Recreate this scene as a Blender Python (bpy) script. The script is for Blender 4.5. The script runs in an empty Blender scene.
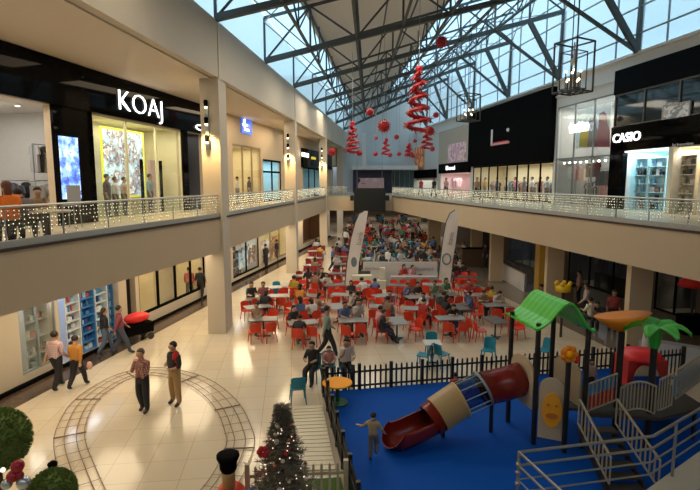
import bpy, math, random
from mathutils import Vector, Matrix
random.seed(11)
sc = bpy.context.scene
COL = sc.collection
PI = math.pi
# ------------------------------------------------------------------ camera, world, exposure
EYE = 6.3; FOC = 505.0; PITCH = math.radians(7.17)
cd = bpy.data.cameras.new('camera'); cam = bpy.data.objects.new('camera', cd); COL.objects.link(cam)
cam.location = (0, 0, EYE); cam.rotation_euler = (PI/2 - PITCH, 0, 0)
cd.sensor_width = 36; cd.lens = FOC/700*36; cd.clip_end = 400
sc.camera = cam
sc.view_settings.view_transform = 'Standard'; sc.view_settings.look = 'None'
sc.view_settings.gamma = 1; sc.view_settings.use_curve_mapping = False
sc.view_settings.exposure = 0.42
w = bpy.data.worlds.new('overcast_sky'); sc.world = w; w.use_nodes = True
wn = w.node_tree.nodes; wl = w.node_tree.links
bg = wn['Background']; tc = wn.new('ShaderNodeTexCoord'); no = wn.new('ShaderNodeTexNoise'); cr = wn.new('ShaderNodeValToRGB')
no.inputs['Scale'].default_value = 2.5
cr.color_ramp.elements[0].color = (.50, .70, .84, 1); cr.color_ramp.elements[1].color = (.85, .93, .98, 1)
cr.color_ramp.elements[0].position = .35; cr.color_ramp.elements[1].position = .65
wl.new(tc.outputs['Generated'], no.inputs['Vector']); wl.new(no.outputs['Fac'], cr.inputs['Fac']); wl.new(cr.outputs['Color'], bg.inputs['Color'])
bg.inputs['Strength'].default_value = 1.6
def area(name, loc, sx, sy, energy, color=(1, .82, .58), rot=(0, 0, 0), spread=PI):
    l = bpy.data.lights.new(name, 'AREA'); l.shape = 'RECTANGLE'; l.size = sx; l.size_y = sy
    l.energy = energy; l.color = color; l.spread = spread
    o = bpy.data.objects.new(name, l); o.location = loc; o.rotation_euler = rot; COL.objects.link(o); return o
WARM = (1, .80, .52); NEUT = (1, .93, .82); COOL = (.80, .90, 1)
# lines of the plan: shop walls, column line, gallery edges (x as a function of y)
def XLW(y): return -12.78 + .18*y
def XRW(y): return 18.8 - .155*y
def XB(y): return -5.18 + .105*(y-20.4)
def XFR(y): return 12.4 - .165*y
FL = [(-9.0, 3.0), (-7.35, 10.8), (-5.28, 20.4), (-3.85, 34.4), (-2.35, 48.6), (-2.2, 50)]
def XFL(y):
    for (x0, y0), (x1, y1) in zip(FL, FL[1:]):
        if y <= y1: return x0 + (x1-x0)*(y-y0)/(y1-y0)
    return FL[-1][0]
ZF, ZS, ZC, ZP = 4.83, 3.45, 10.3, 12.5     # upper floor, underside of slab, gallery ceiling, parapet top
# lights: ground floor under left gallery, upper gallery, far hall, right ground
for i, y in enumerate([9, 15, 21, 27, 33, 39, 45, 52]):
    xl = XLW(y)+1.2; xr = XFL(y)-.5
    area('ground_gallery_light', ((xl+xr)/2, y, 3.4), (xr-xl), 4.6, 95, WARM)
for y in [8, 15, 22, 29, 36, 43, 50, 57]:
    xl = XLW(y)+1; xr = XB(y)-1
    area('upper_gallery_light', ((xl+xr)/2, y, 10.2), (xr-xl)*.6, 4.5, 80, WARM)
for y in [20, 27, 34, 41]:
    xr = XRW(y)-1; xl = XFR(y)+.5
    area('right_gallery_light', ((xl+xr)/2, y, 3.4), (xr-xl)*.7, 4, 2.5, (1, .86, .68))
for x, y in [(-2, 58), (4, 58), (9, 58), (0, 72), (7, 72), (12, 72), (3, 86), (10, 86)]:
    area('food_hall_light', (x, y, 3.4), 4, 7, 70, NEUT)
for y in [21, 29, 37, 45]:
    x = (XFR(y)+XFL(y))/2 - 1.2
    area('atrium_floodlight', (x, y, 12.3), 6, 3, 210, (1, .88, .68))  # fill lights added over the atrium to brighten it
area('atrium_floodlight', (-2.5, 12.5, 12.3), 6, 3, 110, (1, .86, .64))  # extra fill added to lift the near gallery fascias
# ------------------------------------------------------------------ pixel -> world
cP, sP = math.cos(PITCH), math.sin(PITCH)
def ray(px, py):
    u = (px-350)/FOC; v = (py-245)/FOC
    return (u, cP - v*sP, -(sP + v*cP))
def G(px, py, z=0):
    r = ray(px, py); t = (z-EYE)/r[2]; return Vector((r[0]*t, r[1]*t, z))
def AT(px, py, d):
    r = ray(px, py); t = d/r[1]; return Vector((r[0]*t, d, EYE + r[2]*t))
class Wall:
    def __init__(s, a, b, side):
        s.a, s.b, s.side = a, b, side
        n = Vector((1, -b, 0)) if side == 'L' else Vector((-1, b, 0))
        s.n = n.normalized(); s.t = Vector((b, 1, 0)).normalized()
        s.read = s.t if side == 'L' else -s.t      # reading direction for somebody in the hall
    def pt(s, y, n, z):
        return Vector((s.a + s.b*y, y, z)) + s.n*n
    def shift(s, y, n):
        k = (s.a+s.b*y)/y; return (s.a + n*s.n.x - k*n*s.n.y)/(k-s.b)
    def pts(s, y, n, z): return s.pt(s.shift(y, n), n, z)
    def at(s, px, py, n=0):
        r = ray(px, py); o = s.a + n*s.n.x - s.b*n*s.n.y
        t = o/(r[0]-s.b*r[1]); return r[1]*t, EYE + r[2]*t
LW = Wall(-12.78, .18, 'L'); RW = Wall(18.8, -.155, 'R')
# ------------------------------------------------------------------ materials
MATS = {}
def M(name, col, rough=.5, metal=0, var=.06, scale=8, emit=0, spec=None, bump=0):
    if name in MATS: return MATS[name]
    m = bpy.data.materials.new(name); m.use_nodes = True; nt = m.node_tree; b = nt.nodes['Principled BSDF']
    b.inputs['Roughness'].default_value = rough; b.inputs['Metallic'].default_value = metal
    if spec is not None: b.inputs['Specular IOR Level'].default_value = spec
    t = nt.nodes.new('ShaderNodeTexCoord'); n = nt.nodes.new('ShaderNodeTexNoise'); n.inputs['Scale'].default_value = scale
    n.inputs['Detail'].default_value = 3
    r = nt.nodes.new('ShaderNodeValToRGB'); c = col
    r.color_ramp.elements[0].color = tuple(max(0, x*(1-var)) for x in c[:3])+(1,)
    r.color_ramp.elements[1].color = tuple(min(1, x*(1+var)) for x in c[:3])+(1,)
    nt.links.new(t.outputs['Object'], n.inputs['Vector']); nt.links.new(n.outputs['Fac'], r.inputs['Fac'])
    nt.links.new(r.outputs['Color'], b.inputs['Base Color'])
    if emit:
        nt.links.new(r.outputs['Color'], b.inputs['Emission Color']); b.inputs['Emission Strength'].default_value = emit
        m.cycles.emission_sampling = 'NONE'
    if bump:
        bu = nt.nodes.new('ShaderNodeBump'); bu.inputs['Strength'].default_value = bump
        nt.links.new(n.outputs['Fac'], bu.inputs['Height']); nt.links.new(bu.outputs['Normal'], b.inputs['Normal'])
    MATS[name] = m; return m
def cloth(c):
    return M('cloth_%.2f_%.2f_%.2f' % tuple(c), c, .85, var=.15, scale=20)
def patterned(name, cols, scale=4, kind='VORONOI', rough=.5, emit=0, coord='Object'):
    if name in MATS: return MATS[name]
    m = bpy.data.materials.new(name); m.use_nodes = True; nt = m.node_tree; b = nt.nodes['Principled BSDF']
    b.inputs['Roughness'].default_value = rough
    t = nt.nodes.new('ShaderNodeTexCoord'); r = nt.nodes.new('ShaderNodeValToRGB'); r.color_ramp.interpolation = 'CONSTANT'
    if kind == 'CHECK':
        n = nt.nodes.new('ShaderNodeTexVoronoi'); n.distance = 'CHEBYCHEV'; n.inputs['Scale'].default_value = scale; n.inputs['Randomness'].default_value = 0
        out = n.outputs['Distance']; kind = 'VORONOI'
    elif kind == 'VORONOI':
        n = nt.nodes.new('ShaderNodeTexVoronoi'); n.inputs['Scale'].default_value = scale; out = n.outputs['Color']
        s = nt.nodes.new('ShaderNodeSeparateColor'); nt.links.new(out, s.inputs['Color']); out = s.outputs['Red']
    else:
        n = nt.nodes.new('ShaderNodeTexNoise'); n.inputs['Scale'].default_value = scale; n.inputs['Detail'].default_value = 4
        n.inputs['Roughness'].default_value = .6; out = n.outputs['Fac']
    nt.links.new(t.outputs[coord], n.inputs['Vector']); nt.links.new(out, r.inputs['Fac'])
    el = r.color_ramp.elements
    while len(el) < len(cols): el.new(.5)
    for i, c in enumerate(cols):
        el[i].position = i/len(cols) if kind == 'VORONOI' else .3+.4*i/len(cols)
        el[i].color = tuple(c)+(1,)
    nt.links.new(r.outputs['Color'], b.inputs['Base Color'])
    if emit:
        nt.links.new(r.outputs['Color'], b.inputs['Emission Color']); b.inputs['Emission Strength'].default_value = emit
        m.cycles.emission_sampling = 'NONE'
    MATS[name] = m; return m
def clearmat(name, tint, amount, rough=.05, diffuse=False, wave=0):
    """see-through sheet: transparent mixed with gloss (glass) or with translucent white (roof sheets)"""
    m = bpy.data.materials.new(name); m.use_nodes = True; nt = m.node_tree; nt.nodes.clear()
    o = nt.nodes.new('ShaderNodeOutputMaterial'); mx = nt.nodes.new('ShaderNodeMixShader'); tr = nt.nodes.new('ShaderNodeBsdfTransparent')
    tr.inputs['Color'].default_value = tuple(tint)+(1,)
    if diffuse:
        g = nt.nodes.new('ShaderNodeBsdfTranslucent'); g.inputs['Color'].default_value = (.8, .88, .93, 1)
    else:
        g = nt.nodes.new('ShaderNodeBsdfGlossy'); g.inputs['Roughness'].default_value = rough; g.inputs['Color'].default_value = (.9, .95, .95, 1)
    if wave:
        t = nt.nodes.new('ShaderNodeTexCoord'); wv = nt.nodes.new('ShaderNodeTexWave'); wv.inputs['Scale'].default_value = wave
        wv.bands_direction = 'Y'; mp = nt.nodes.new('ShaderNodeMapRange'); mp.inputs['To Min'].default_value = amount-.12; mp.inputs['To Max'].default_value = amount+.12
        nt.links.new(t.outputs['Object'], wv.inputs['Vector']); nt.links.new(wv.outputs['Fac'], mp.inputs['Value']); nt.links.new(mp.outputs['Result'], mx.inputs['Fac'])
    else: mx.inputs['Fac'].default_value = amount
    nt.links.new(tr.outputs[0], mx.inputs[1]); nt.links.new(g.outputs[0], mx.inputs[2]); nt.links.new(mx.outputs[0], o.inputs['Surface'])
    MATS[name] = m; return m
cream = M('cream_paint', (.56, .49, .39), .6, var=.03, scale=1.5)
creamD = M('cream_fascia', (.56, .44, .30), .55, var=.04, scale=1)
white_paint = M('white_paint', (.72, .74, .74), .6, var=.03)
ceil_m = M('ceiling_board', (.66, .58, .46), .7, var=.03)
far_m = M('pale_grey_wall', (.60, .64, .65), .7, var=.03)
black_g = M('black_gloss_cladding', (.003, .003, .0035), .05, var=.1, spec=.04)
black_m = M('black_matt', (.004, .004, .004), .7, var=.1, spec=.03)
dark_trim = M('dark_brown_trim', (.05, .035, .03), .4)
steel = M('grey_truss_steel', (.08, .09, .088), .5, metal=.3)
steelL = M('light_steel', (.28, .32, .33), .45, metal=.4)
metal = M('galvanised_rail', (.50, .49, .44), .35, metal=.7)
red_p = M('red_plastic', (.68, .045, .014), .4)
teal_p = M('teal_plastic', (.01, .22, .33), .4)
blue_p = M('blue_plastic', (.01, .18, .42), .4)
grey_top = M('grey_laminate', (.26, .255, .25), .35)
white_lam = M('white_laminate', (.6, .58, .54), .35)
base_m = M('dark_table_leg', (.03, .03, .03), .5)
glass = clearmat('clear_glass', (.93, .97, .96), .07)
glass_s = clearmat('shop_glass', (.95, .97, .96), .06)
roof_clear = clearmat('translucent_roof_sheet', (.68, .82, .88), .42, diffuse=True, wave=9)
bulb_w = M('warm_bulb', (1, .82, .5), .5, emit=5, var=0)
bulb_c = M('cool_bulb', (1, .95, .85), .5, emit=6, var=0)
sign_w = M('white_sign_light', (.95, .98, 1), .5, emit=2.2, var=0)
# ------------------------------------------------------------------ mesh builder
class MB:
    def __init__(s): s.v = []; s.f = []
    def add(s, vs, fs):
        n = len(s.v); s.v += [Vector(p) for p in vs]; s.f += [tuple(i+n for i in f) for f in fs]; return s
    def hexa(s, p):
        return s.add(p, [(0, 3, 2, 1), (4, 5, 6, 7), (0, 1, 5, 4), (1, 2, 6, 5), (2, 3, 7, 6), (3, 0, 4, 7)])
    def box(s, c, d, rz=0, rx=0):
        x, y, z = d[0]/2, d[1]/2, d[2]/2; R = Matrix.Rotation(rz, 3, 'Z') @ Matrix.Rotation(rx, 3, 'X'); c = Vector(c)
        return s.hexa([c + R @ Vector(q) for q in [(-x, -y, -z), (x, -y, -z), (x, y, -z), (-x, y, -z), (-x, -y, z), (x, -y, z), (x, y, z), (-x, y, z)]])
    def bar(s, a, b, r, n=6, r2=None, square=False):
        a, b = Vector(a), Vector(b); d = (b-a)
        if d.length < 1e-6: return s
        d.normalize(); u = d.cross(Vector((0, 0, 1)))
        if u.length < 1e-3: u = Vector((1, 0, 0))
        u.normalize(); w_ = d.cross(u); r2 = r if r2 is None else r2
        if square: n = 4
        ph = PI/4 if square else 0
        vs = [a + (u*math.cos(ph+2*PI*i/n) + w_*math.sin(ph+2*PI*i/n))*r for i in range(n)] + [b + (u*math.cos(ph+2*PI*i/n) + w_*math.sin(ph+2*PI*i/n))*r2 for i in range(n)]
        fs = [(i, (i+1) % n, n+(i+1) % n, n+i) for i in range(n)] + [tuple(range(n))[::-1], tuple(range(n, 2*n))]
        return s.add(vs, fs)
    def path(s, pts, r, n=6, closed=False):
        pts = [Vector(p) for p in pts]; k = len(pts); vs = []; fs = []
        for i, p in enumerate(pts):
            a = pts[(i-1) % k] if (closed or i) else p; b = pts[(i+1) % k] if (closed or i < k-1) else p
            d = (b-a).normalized(); u = d.cross(Vector((0, 0, 1)))
            if u.length < 1e-3: u = Vector((1, 0, 0))
            u.normalize(); w_ = d.cross(u)
            vs += [p + (u*math.cos(2*PI*j/n)+w_*math.sin(2*PI*j/n))*r for j in range(n)]
        for i in range(k if closed else k-1):
            a, b = i*n, ((i+1) % k)*n
            fs += [(a+j, a+(j+1) % n, b+(j+1) % n, b+j) for j in range(n)]
        if not closed: fs += [tuple(range(n))[::-1], tuple(range((k-1)*n, k*n))]
        return s.add(vs, fs)
    def lathe(s, prof, c=(0, 0, 0), n=16, ax='Z'):
        c = Vector(c); vs = []; fs = []
        for r, z in prof:
            for j in range(n):
                a = 2*PI*j/n; vs.append(c + Vector((r*math.cos(a), r*math.sin(a), z)))
        for i in range(len(prof)-1):
            fs += [(i*n+j, i*n+(j+1) % n, (i+1)*n+(j+1) % n, (i+1)*n+j) for j in range(n)]
        fs += [tuple(range(n))[::-1], tuple(range((len(prof)-1)*n, len(prof)*n))]
        return s.add(vs, fs)
    def ball(s, c, r, n=10, m=7, sc=(1, 1, 1)):
        prof = [(max(.001, r*math.sin(PI*i/m)), -r*math.cos(PI*i/m)) for i in range(m+1)]
        t = MB().lathe(prof, n=n); c = Vector(c)
        return s.add([c + Vector((p.x*sc[0], p.y*sc[1], p.z*sc[2])) for p in t.v], t.f)
    def prism(s, poly, z0, z1):
        n = len(poly); vs = [(x, y, z0) for x, y in poly] + [(x, y, z1) for x, y in poly]
        return s.add(vs, [(i, (i+1) % n, n+(i+1) % n, n+i) for i in range(n)] + [tuple(range(n))[::-1], tuple(range(n, 2*n))])
    def wbox(s, W, y0, y1, z0, z1, n0, n1):
        if W.side == 'R': y0, y1 = y1, y0
        return s.hexa([W.pt(y0, n1, z0), W.pt(y0, n0, z0), W.pt(y1, n0, z0), W.pt(y1, n1, z0), W.pt(y0, n1, z1), W.pt(y0, n0, z1), W.pt(y1, n0, z1), W.pt(y1, n1, z1)])
    def build(s, name, mat, parent=None, world=False, smooth=False, origin=None):
        me = bpy.data.meshes.new(name); off = Vector((0, 0, 0))
        if world:
            if parent is not None: off = wloc(parent)
            else:
                xs = [p.x for p in s.v]; ys = [p.y for p in s.v]; zs = [p.z for p in s.v]
                off = Vector(((min(xs)+max(xs))/2, (min(ys)+max(ys))/2, min(zs)))
        if origin is not None: off = Vector(origin)
        me.from_pydata([p-off for p in s.v], [], s.f); me.update()
        if smooth: me.polygons.foreach_set('use_smooth', [True]*len(me.polygons))
        mats = mat if isinstance(mat, (list, tuple)) else [mat]
        for q in mats: me.materials.append(q)
        o = bpy.data.objects.new(name, me); COL.objects.link(o)
        if parent is not None: o.parent = parent
        elif world or origin is not None: o.location = off
        return o
def wloc(o):
    v = Vector(o.location)
    while o.parent: o = o.parent; v += Vector(o.location)
    return v
def tag(o, label=None, cat=None, group=None, kind=None):
    if label: o['label'] = label
    if cat: o['category'] = cat
    if group: o['group'] = group
    if kind: o['kind'] = kind
    return o
def thing(name, label, cat, loc=(0, 0, 0), rz=0, group=None):
    o = bpy.data.objects.new(name, None); COL.objects.link(o); o.location = loc; o.rotation_euler = (0, 0, rz)
    o.empty_display_size = .1
    return tag(o, label, cat, group)
def struct(o, label=None):
    o['kind'] = 'structure'
    if label: o['label'] = label; o['category'] = o.name.split('_')[0]
    return o
def copy_tree(o, parent=None):
    c = o.copy(); COL.objects.link(c)
    if parent is not None: c.parent = parent
    for ch in KIDS.get(o.name, []): copy_tree(ch, c)
    return c
KIDS = {}
def remember(root):
    """note the children of a prototype once, so copies are cheap"""
    allo = list(COL.objects)
    for o in allo:
        if o.parent is not None:
            p = o.parent
            q = p
            while q.parent: q = q.parent
            if q == root: KIDS.setdefault(p.name, []).append(o)
    return root
def text_mesh(txt, size, ext=.02, bold=0, spacing=1):
    cu = bpy.data.curves.new('letters', 'FONT'); cu.body = txt; cu.size = size; cu.extrude = ext; cu.offset = bold; cu.space_character = spacing
    cu.resolution_u = 3
    cu.align_x = 'CENTER'; cu.align_y = 'CENTER'; o = bpy.data.objects.new('letters', cu)
    COL.objects.link(o); dg = bpy.context.evaluated_depsgraph_get(); me = bpy.data.meshes.new_from_object(o.evaluated_get(dg))
    bpy.data.objects.remove(o); return me
def text_on(txt, name, pos, xdir, mat, width=None, height=None, size=1, parent=None, bold=0, ext=.02, up=Vector((0, 0, 1)), spacing=1):
    me = text_mesh(txt, size, ext, bold, spacing)
    xs = [v.co.x for v in me.vertices]; ys = [v.co.y for v in me.vertices]
    cx, cy = (min(xs)+max(xs))/2, (min(ys)+max(ys))/2
    sx = width/(max(xs)-min(xs)) if width else 1; sy = height/(max(ys)-min(ys)) if height else sx
    xd = Vector(xdir).normalized(); up = Vector(up).normalized(); nd = xd.cross(up)
    for v in me.vertices:
        v.co = xd*((v.co.x-cx)*sx) + up*((v.co.y-cy)*sy) + nd*v.co.z
    me.materials.append(mat); o = bpy.data.objects.new(name, me); COL.objects.link(o)
    if parent is not None: o.parent = parent; o.location = Vector(pos)-wloc(parent)
    else: o.location = pos
    return o
def nth(i):
    """ordinal word for a count starting at 0"""
    if i < 16: return ORD[i]
    if i < 20: return ['seventeenth', 'eighteenth', 'nineteenth', 'twentieth'][i-16]
    t_ = ['twenty', 'thirty', 'forty', 'fifty'][(i+1)//10-2]
    return t_ + '-' + ORD[(i+1) % 10-1] if (i+1) % 10 else t_.replace('ty', 'tieth')
ORD = ['first', 'second', 'third', 'fourth', 'fifth', 'sixth', 'seventh', 'eighth', 'ninth', 'tenth', 'eleventh', 'twelfth', 'thirteenth', 'fourteenth', 'fifteenth', 'sixteenth']
# ================================================================== THE SETTING
def floor_mat():
    m = bpy.data.materials.new('polished_cream_tiles'); m.use_nodes = True; nt = m.node_tree; b = nt.nodes['Principled BSDF']
    t = nt.nodes.new('ShaderNodeTexCoord'); br = nt.nodes.new('ShaderNodeTexBrick'); mp = nt.nodes.new('ShaderNodeMapping')
    mp.inputs['Rotation'].default_value = (0, 0, -.12)
    br.offset = 0; br.inputs['Scale'].default_value = 1; br.inputs['Brick Width'].default_value = .8; br.inputs['Row Height'].default_value = .8
    br.inputs['Mortar Size'].default_value = .006; br.inputs['Color1'].default_value = (.64, .55, .42, 1); br.inputs['Color2'].default_value = (.60, .51, .38, 1)
    br.inputs['Mortar'].default_value = (.38, .31, .23, 1); b.inputs['Roughness'].default_value = .13
    b.inputs['Specular IOR Level'].default_value = .5
    nt.links.new(t.outputs['Object'], mp.inputs['Vector']); nt.links.new(mp.outputs['Vector'], br.inputs['Vector']); nt.links.new(br.outputs['Color'], b.inputs['Base Color'])
    return m
FLOORM = floor_mat()
f = MB().box((2, 44, -.1), (44, 108, .2)).build('floor', FLOORM, origin=(0, 0, 0)); struct(f, 'polished cream tiled ground floor of the mall')
# upper slabs with fascia
def slab(name, poly, label, m=creamD):
    o = MB().prism(poly, ZS, ZF).build(name, m, origin=(0, 0, 0)); return struct(o, label)
left_poly = [(XLW(y)-.0, y) for y in (3, 50)][::-1]
left_poly = [(XLW(50), 50), (XLW(3), 3)] + FL[:-1] + [(XFL(50), 50)]
slab('floor_upper_left', left_poly, 'cream fronted upper gallery slab on the left')
slab('floor_upper_right', [(XRW(50), 50), (XFR(50), 50), (XFR(3), 3), (XRW(3), 3)], 'cream fronted upper gallery slab on the right')
slab('floor_upper_far', [(-14, 96), (-14, 66.1), (XLW(66), 66.1), (XLW(50), 50), (XRW(50), 50), (XRW(66), 66.1), (18, 66.1), (18, 96)], 'cross gallery slab at the far end')
def along(pts, z0, z1, t, name, m, label):
    mb = MB()
    for a, b in zip(pts, pts[1:]):
        a, b = Vector((*a, 0)), Vector((*b, 0)); d = (b-a).normalized(); n = Vector((d.y, -d.x, 0))*t
        mb.hexa([a+Vector((0, 0, z0)), b+Vector((0, 0, z0)), b+n+Vector((0, 0, z0)), a+n+Vector((0, 0, z0)), a+Vector((0, 0, z1)), b+Vector((0, 0, z1)), b+n+Vector((0, 0, z1)), a+n+Vector((0, 0, z1))])
    return struct(mb.build(name, m, origin=(0, 0, 0)), label)
FRp = [(XFR(50), 50), (XFR(3), 3)]
along(FL, ZF-.02, ZF+.05, .05, 'trim_1', dark_trim, 'dark strip along the left gallery edge')
along(FRp, ZF-.02, ZF+.05, .05, 'trim_2', dark_trim, 'dark strip along the right gallery edge')
along(FL, ZF+.05, ZF+.2, -.1, 'trim_3', M('grey_kerb', (.42, .42, .40), .4), 'grey kerb under the left glass rail')
along(FRp, ZF+.05, ZF+.2, -.1, 'trim_4', MATS['grey_kerb'], 'grey kerb under the right glass rail')
# gallery ceiling and beam on the left
o = MB().prism([(XLW(66), 66), (XLW(0), 0), (XB(0)-.3, 0), (XB(66)-.3, 66)], ZC, ZC+.12).build('ceiling_left', ceil_m, origin=(0, 0, 0)); struct(o, 'cream ceiling over the left gallery')
a, b = XB(0), XB(66)
o = MB().prism([(b-.5, 66), (a-.5, 0), (a, 0), (b, 66)], 10.35, ZP).build('trim_5', cream, origin=(0, 0, 0)); struct(o, 'cream beam over the left columns')
# ---- facades: panels around the shop bays
def facade(name, W, y0, y1, z0, z1, bays, m, label, n0=-.25, n1=0):
    mb = MB(); ys = y0
    for (a, b, zb, zt) in sorted(bays):
        if a > ys: mb.wbox(W, ys, a, z0, z1, n0, n1)
        if zt < z1: mb.wbox(W, a, b, zt, z1, n0, n1)
        if zb > z0: mb.wbox(W, a, b, z0, zb, n0, n1)
        ys = b
    if ys < y1: mb.wbox(W, ys, y1, z0, z1, n0, n1)
    return struct(mb.build(name, m, origin=(0, 0, 0)), label)
SHELLN = [0]
def shell(W, y0, y1, z0, z1, depth, m, light=None, lc=NEUT, fm=None):
    """room of a shop behind the wall: back, sides, floor, ceiling"""
    SHELLN[0] += 1
    mb = MB(); t = .08
    mb.wbox(W, y0, y1, z0, z1, -depth-t, -depth); mb.wbox(W, y0-t, y0, z0, z1, -depth, -.25); mb.wbox(W, y1, y1+t, z0, z1, -depth, -.25)
    mb.wbox(W, y0, y1, z1, z1+t, -depth, -.25)
    struct(mb.build('wall_shop_%s' % ORD[(SHELLN[0]-1) % 16], m, origin=(0, 0, 0)), None)
    if z0 > 1:
        struct(MB().wbox(W, y0, y1, z0-.05, z0+.01, -depth, 0).build('floor_shop', fm or FLOORM, origin=(0, 0, 0)))
    if light:
        c = W.pt((y0+y1)/2, -depth*.42, z1-.06); ang = math.atan2(W.t.y, W.t.x)
        area('shop_ceiling_light', c, abs(y1-y0)*.8, depth*.6, light, lc, rot=(0, 0, ang))
def yL(px, py=170): return LW.at(px, py)[0]
def yR(px, py=170): return RW.at(px, py)[0]
def zL(px, py): return LW.at(px, py)[1]
def zR(px, py): return RW.at(px, py)[1]
LUB = 8.78      # bottom of the left sign band
shop_white = M('shop_white_wall', (.62, .62, .62), .6); shop_cream = M('shop_cream_wall', (.74, .66, .45), .6)
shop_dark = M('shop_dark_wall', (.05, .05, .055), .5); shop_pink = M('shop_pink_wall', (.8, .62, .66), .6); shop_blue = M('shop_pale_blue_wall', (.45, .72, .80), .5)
# left upper bays
bays_lu = [(6, yL(54), ZF, LUB), (yL(93), yL(182), ZF, LUB), (yL(186), yL(204), ZF, LUB), (yL(233), yL(261), ZF, 8.6), (yL(263), yL(281), ZF, 7.9), (yL(303), yL(325), ZF, 7.6), (yL(333), yL(344), ZF, 8.2)]
facade('wall_left_upper', LW, 3, 66, ZF, ZC, bays_lu, creamD, 'upper shop wall on the left')
shell(LW, 6, 18.55, ZF, LUB, 4.5, shop_white, 230); shell(LW, *bays_lu[1][:2], ZF, LUB, 2.0, shop_cream, 90, (1, .95, .7))
shell(LW, *bays_lu[2][:2], ZF, LUB, 2.5, shop_dark, 12); shell(LW, *bays_lu[3][:2], ZF, 8.6, 3, shop_cream, 80, WARM)
shell(LW, *bays_lu[4][:2], ZF, 7.9, 3, shop_blue, 70, COOL); shell(LW, *bays_lu[5][:2], ZF, 7.6, 3, shop_blue, 30, COOL); shell(LW, *bays_lu[6][:2], ZF, 8.2, 3, M('shop_navy_wall', (.02, .04, .2), .5), 30, COOL)
# left ground bays
def yLg(px, py): return LW.at(px, py)[0]
bays_lg = [(yLg(21, 350), yLg(57, 340), .35, 3.0), (yLg(60, 330), yLg(119, 300), .02, 3.2), (yLg(127, 300), yLg(136, 300), .02, 3.3), (yLg(139, 290), yLg(205, 270), .55, 3.4), (yLg(233, 262), yLg(259, 255), .3, 3.3), (yLg(261, 250), yLg(288, 245), .3, 3.3), (yLg(303, 240), yLg(324, 232), .4, 3.0)]
facade('wall_left_ground', LW, 3, 58, 0, ZS, bays_lg, cream, 'ground floor shop wall on the left')
shell(LW, *bays_lg[0][:2], 0, 3.2, 2, shop_white, 40); shell(LW, *bays_lg[1][:2], 0, 3.3, 3, M('shop_bright_blue_wall', (.08, .30, .62), .5), 110, COOL)
shell(LW, *bays_lg[2][:2], 0, 3.3, 2, shop_dark); shell(LW, *bays_lg[3][:2], 0, 3.4, 1.6, shop_cream, 60, WARM)
shell(LW, *bays_lg[4][:2], 0, 3.4, 1.6, shop_white, 35); shell(LW, *bays_lg[5][:2], 0, 3.4, 1.6, shop_cream, 35, WARM); shell(LW, *bays_lg[6][:2], 0, 3.2, 1.6, M('shop_brown_wall', (.2, .1, .05), .5), 18, WARM)
struct(MB().wbox(LW, 8, 58, 0, .12, 0, .12).build('baseboard_left', black_m, origin=(0, 0, 0)), 'black skirting of the left shops')
struct(MB().wbox(LW, 9, 58, -.05, .012, .1, .95).build('trim_6', M('dark_floor_border', (.09, .06, .045), .2), origin=(0, 0, 0)), 'dark floor border in front of the left shops')
# right upper bays
RB = [(yR(700), yR(675), ZF, zR(685, 147)), (yR(669), yR(627), ZF, zR(650, 150)), (yR(612), yR(555), ZF, zR(580, 102)), (yR(553), yR(473), ZF, zR(510, 164)), (yR(470), yR(441), ZF, zR(455, 173)), (yR(438), yR(414), ZF, zR(425, 180)),]
RTOP = 12.7
facade('wall_right_upper', RW, 3, 66, ZF, RTOP, RB + [(yR(735), yR(705), ZF, 7.7)], M('white_parapet', (.76, .75, .72), .6), 'pale upper wall on the right')
shell(RW, *(yR(735), yR(705)), ZF, 7.7, 3, shop_cream, 40)
shell(RW, *RB[0][:2], ZF, RB[0][3], 2.2, shop_cream, 40); shell(RW, *RB[1][:2], ZF, RB[1][3], 2.4, shop_blue, 170, (.75, .93, 1))
shell(RW, *RB[2][:2], ZF, RB[2][3], 3, shop_white, 115); shell(RW, *RB[3][:2], ZF, RB[3][3], 3, shop_cream, 220)
shell(RW, *RB[4][:2], ZF, RB[4][3], 3, shop_pink, 110); shell(RW, *RB[5][:2], ZF, RB[5][3], 3, shop_white, 60)
# ledge on the parapet
struct(MB().wbox(RW, 3, 66, RTOP-.02, RTOP+.12, -.5, .18).wbox(RW, 3, 66, RTOP-1.0, RTOP-.9, 0, .1).build('trim_7', MATS['white_parapet'], origin=(0, 0, 0)), 'ledge along the top of the right wall')
# right ground
def yRg(px, py): return RW.at(px, py)[0]
bays_rg = [(yRg(697, 290), yRg(655, 285), .06, 2.7), (yRg(640, 280), yRg(568, 270), .06, 3.3), (yRg(546, 260), yRg(508, 250), .06, 3.0), (yRg(489, 245), yRg(470, 240), .2, 3.0)]
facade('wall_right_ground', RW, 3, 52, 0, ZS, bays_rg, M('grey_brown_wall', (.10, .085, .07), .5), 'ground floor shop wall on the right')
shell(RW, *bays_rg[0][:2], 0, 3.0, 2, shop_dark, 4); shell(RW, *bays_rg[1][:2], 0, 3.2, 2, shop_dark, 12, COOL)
shell(RW, *bays_rg[2][:2], 0, 3.2, 2, M('shop_grey_blue_wall', (.10, .13, .18), .5), 9, COOL); shell(RW, *bays_rg[3][:2], 0, 3.2, 2, shop_dark, 8, WARM)
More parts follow.
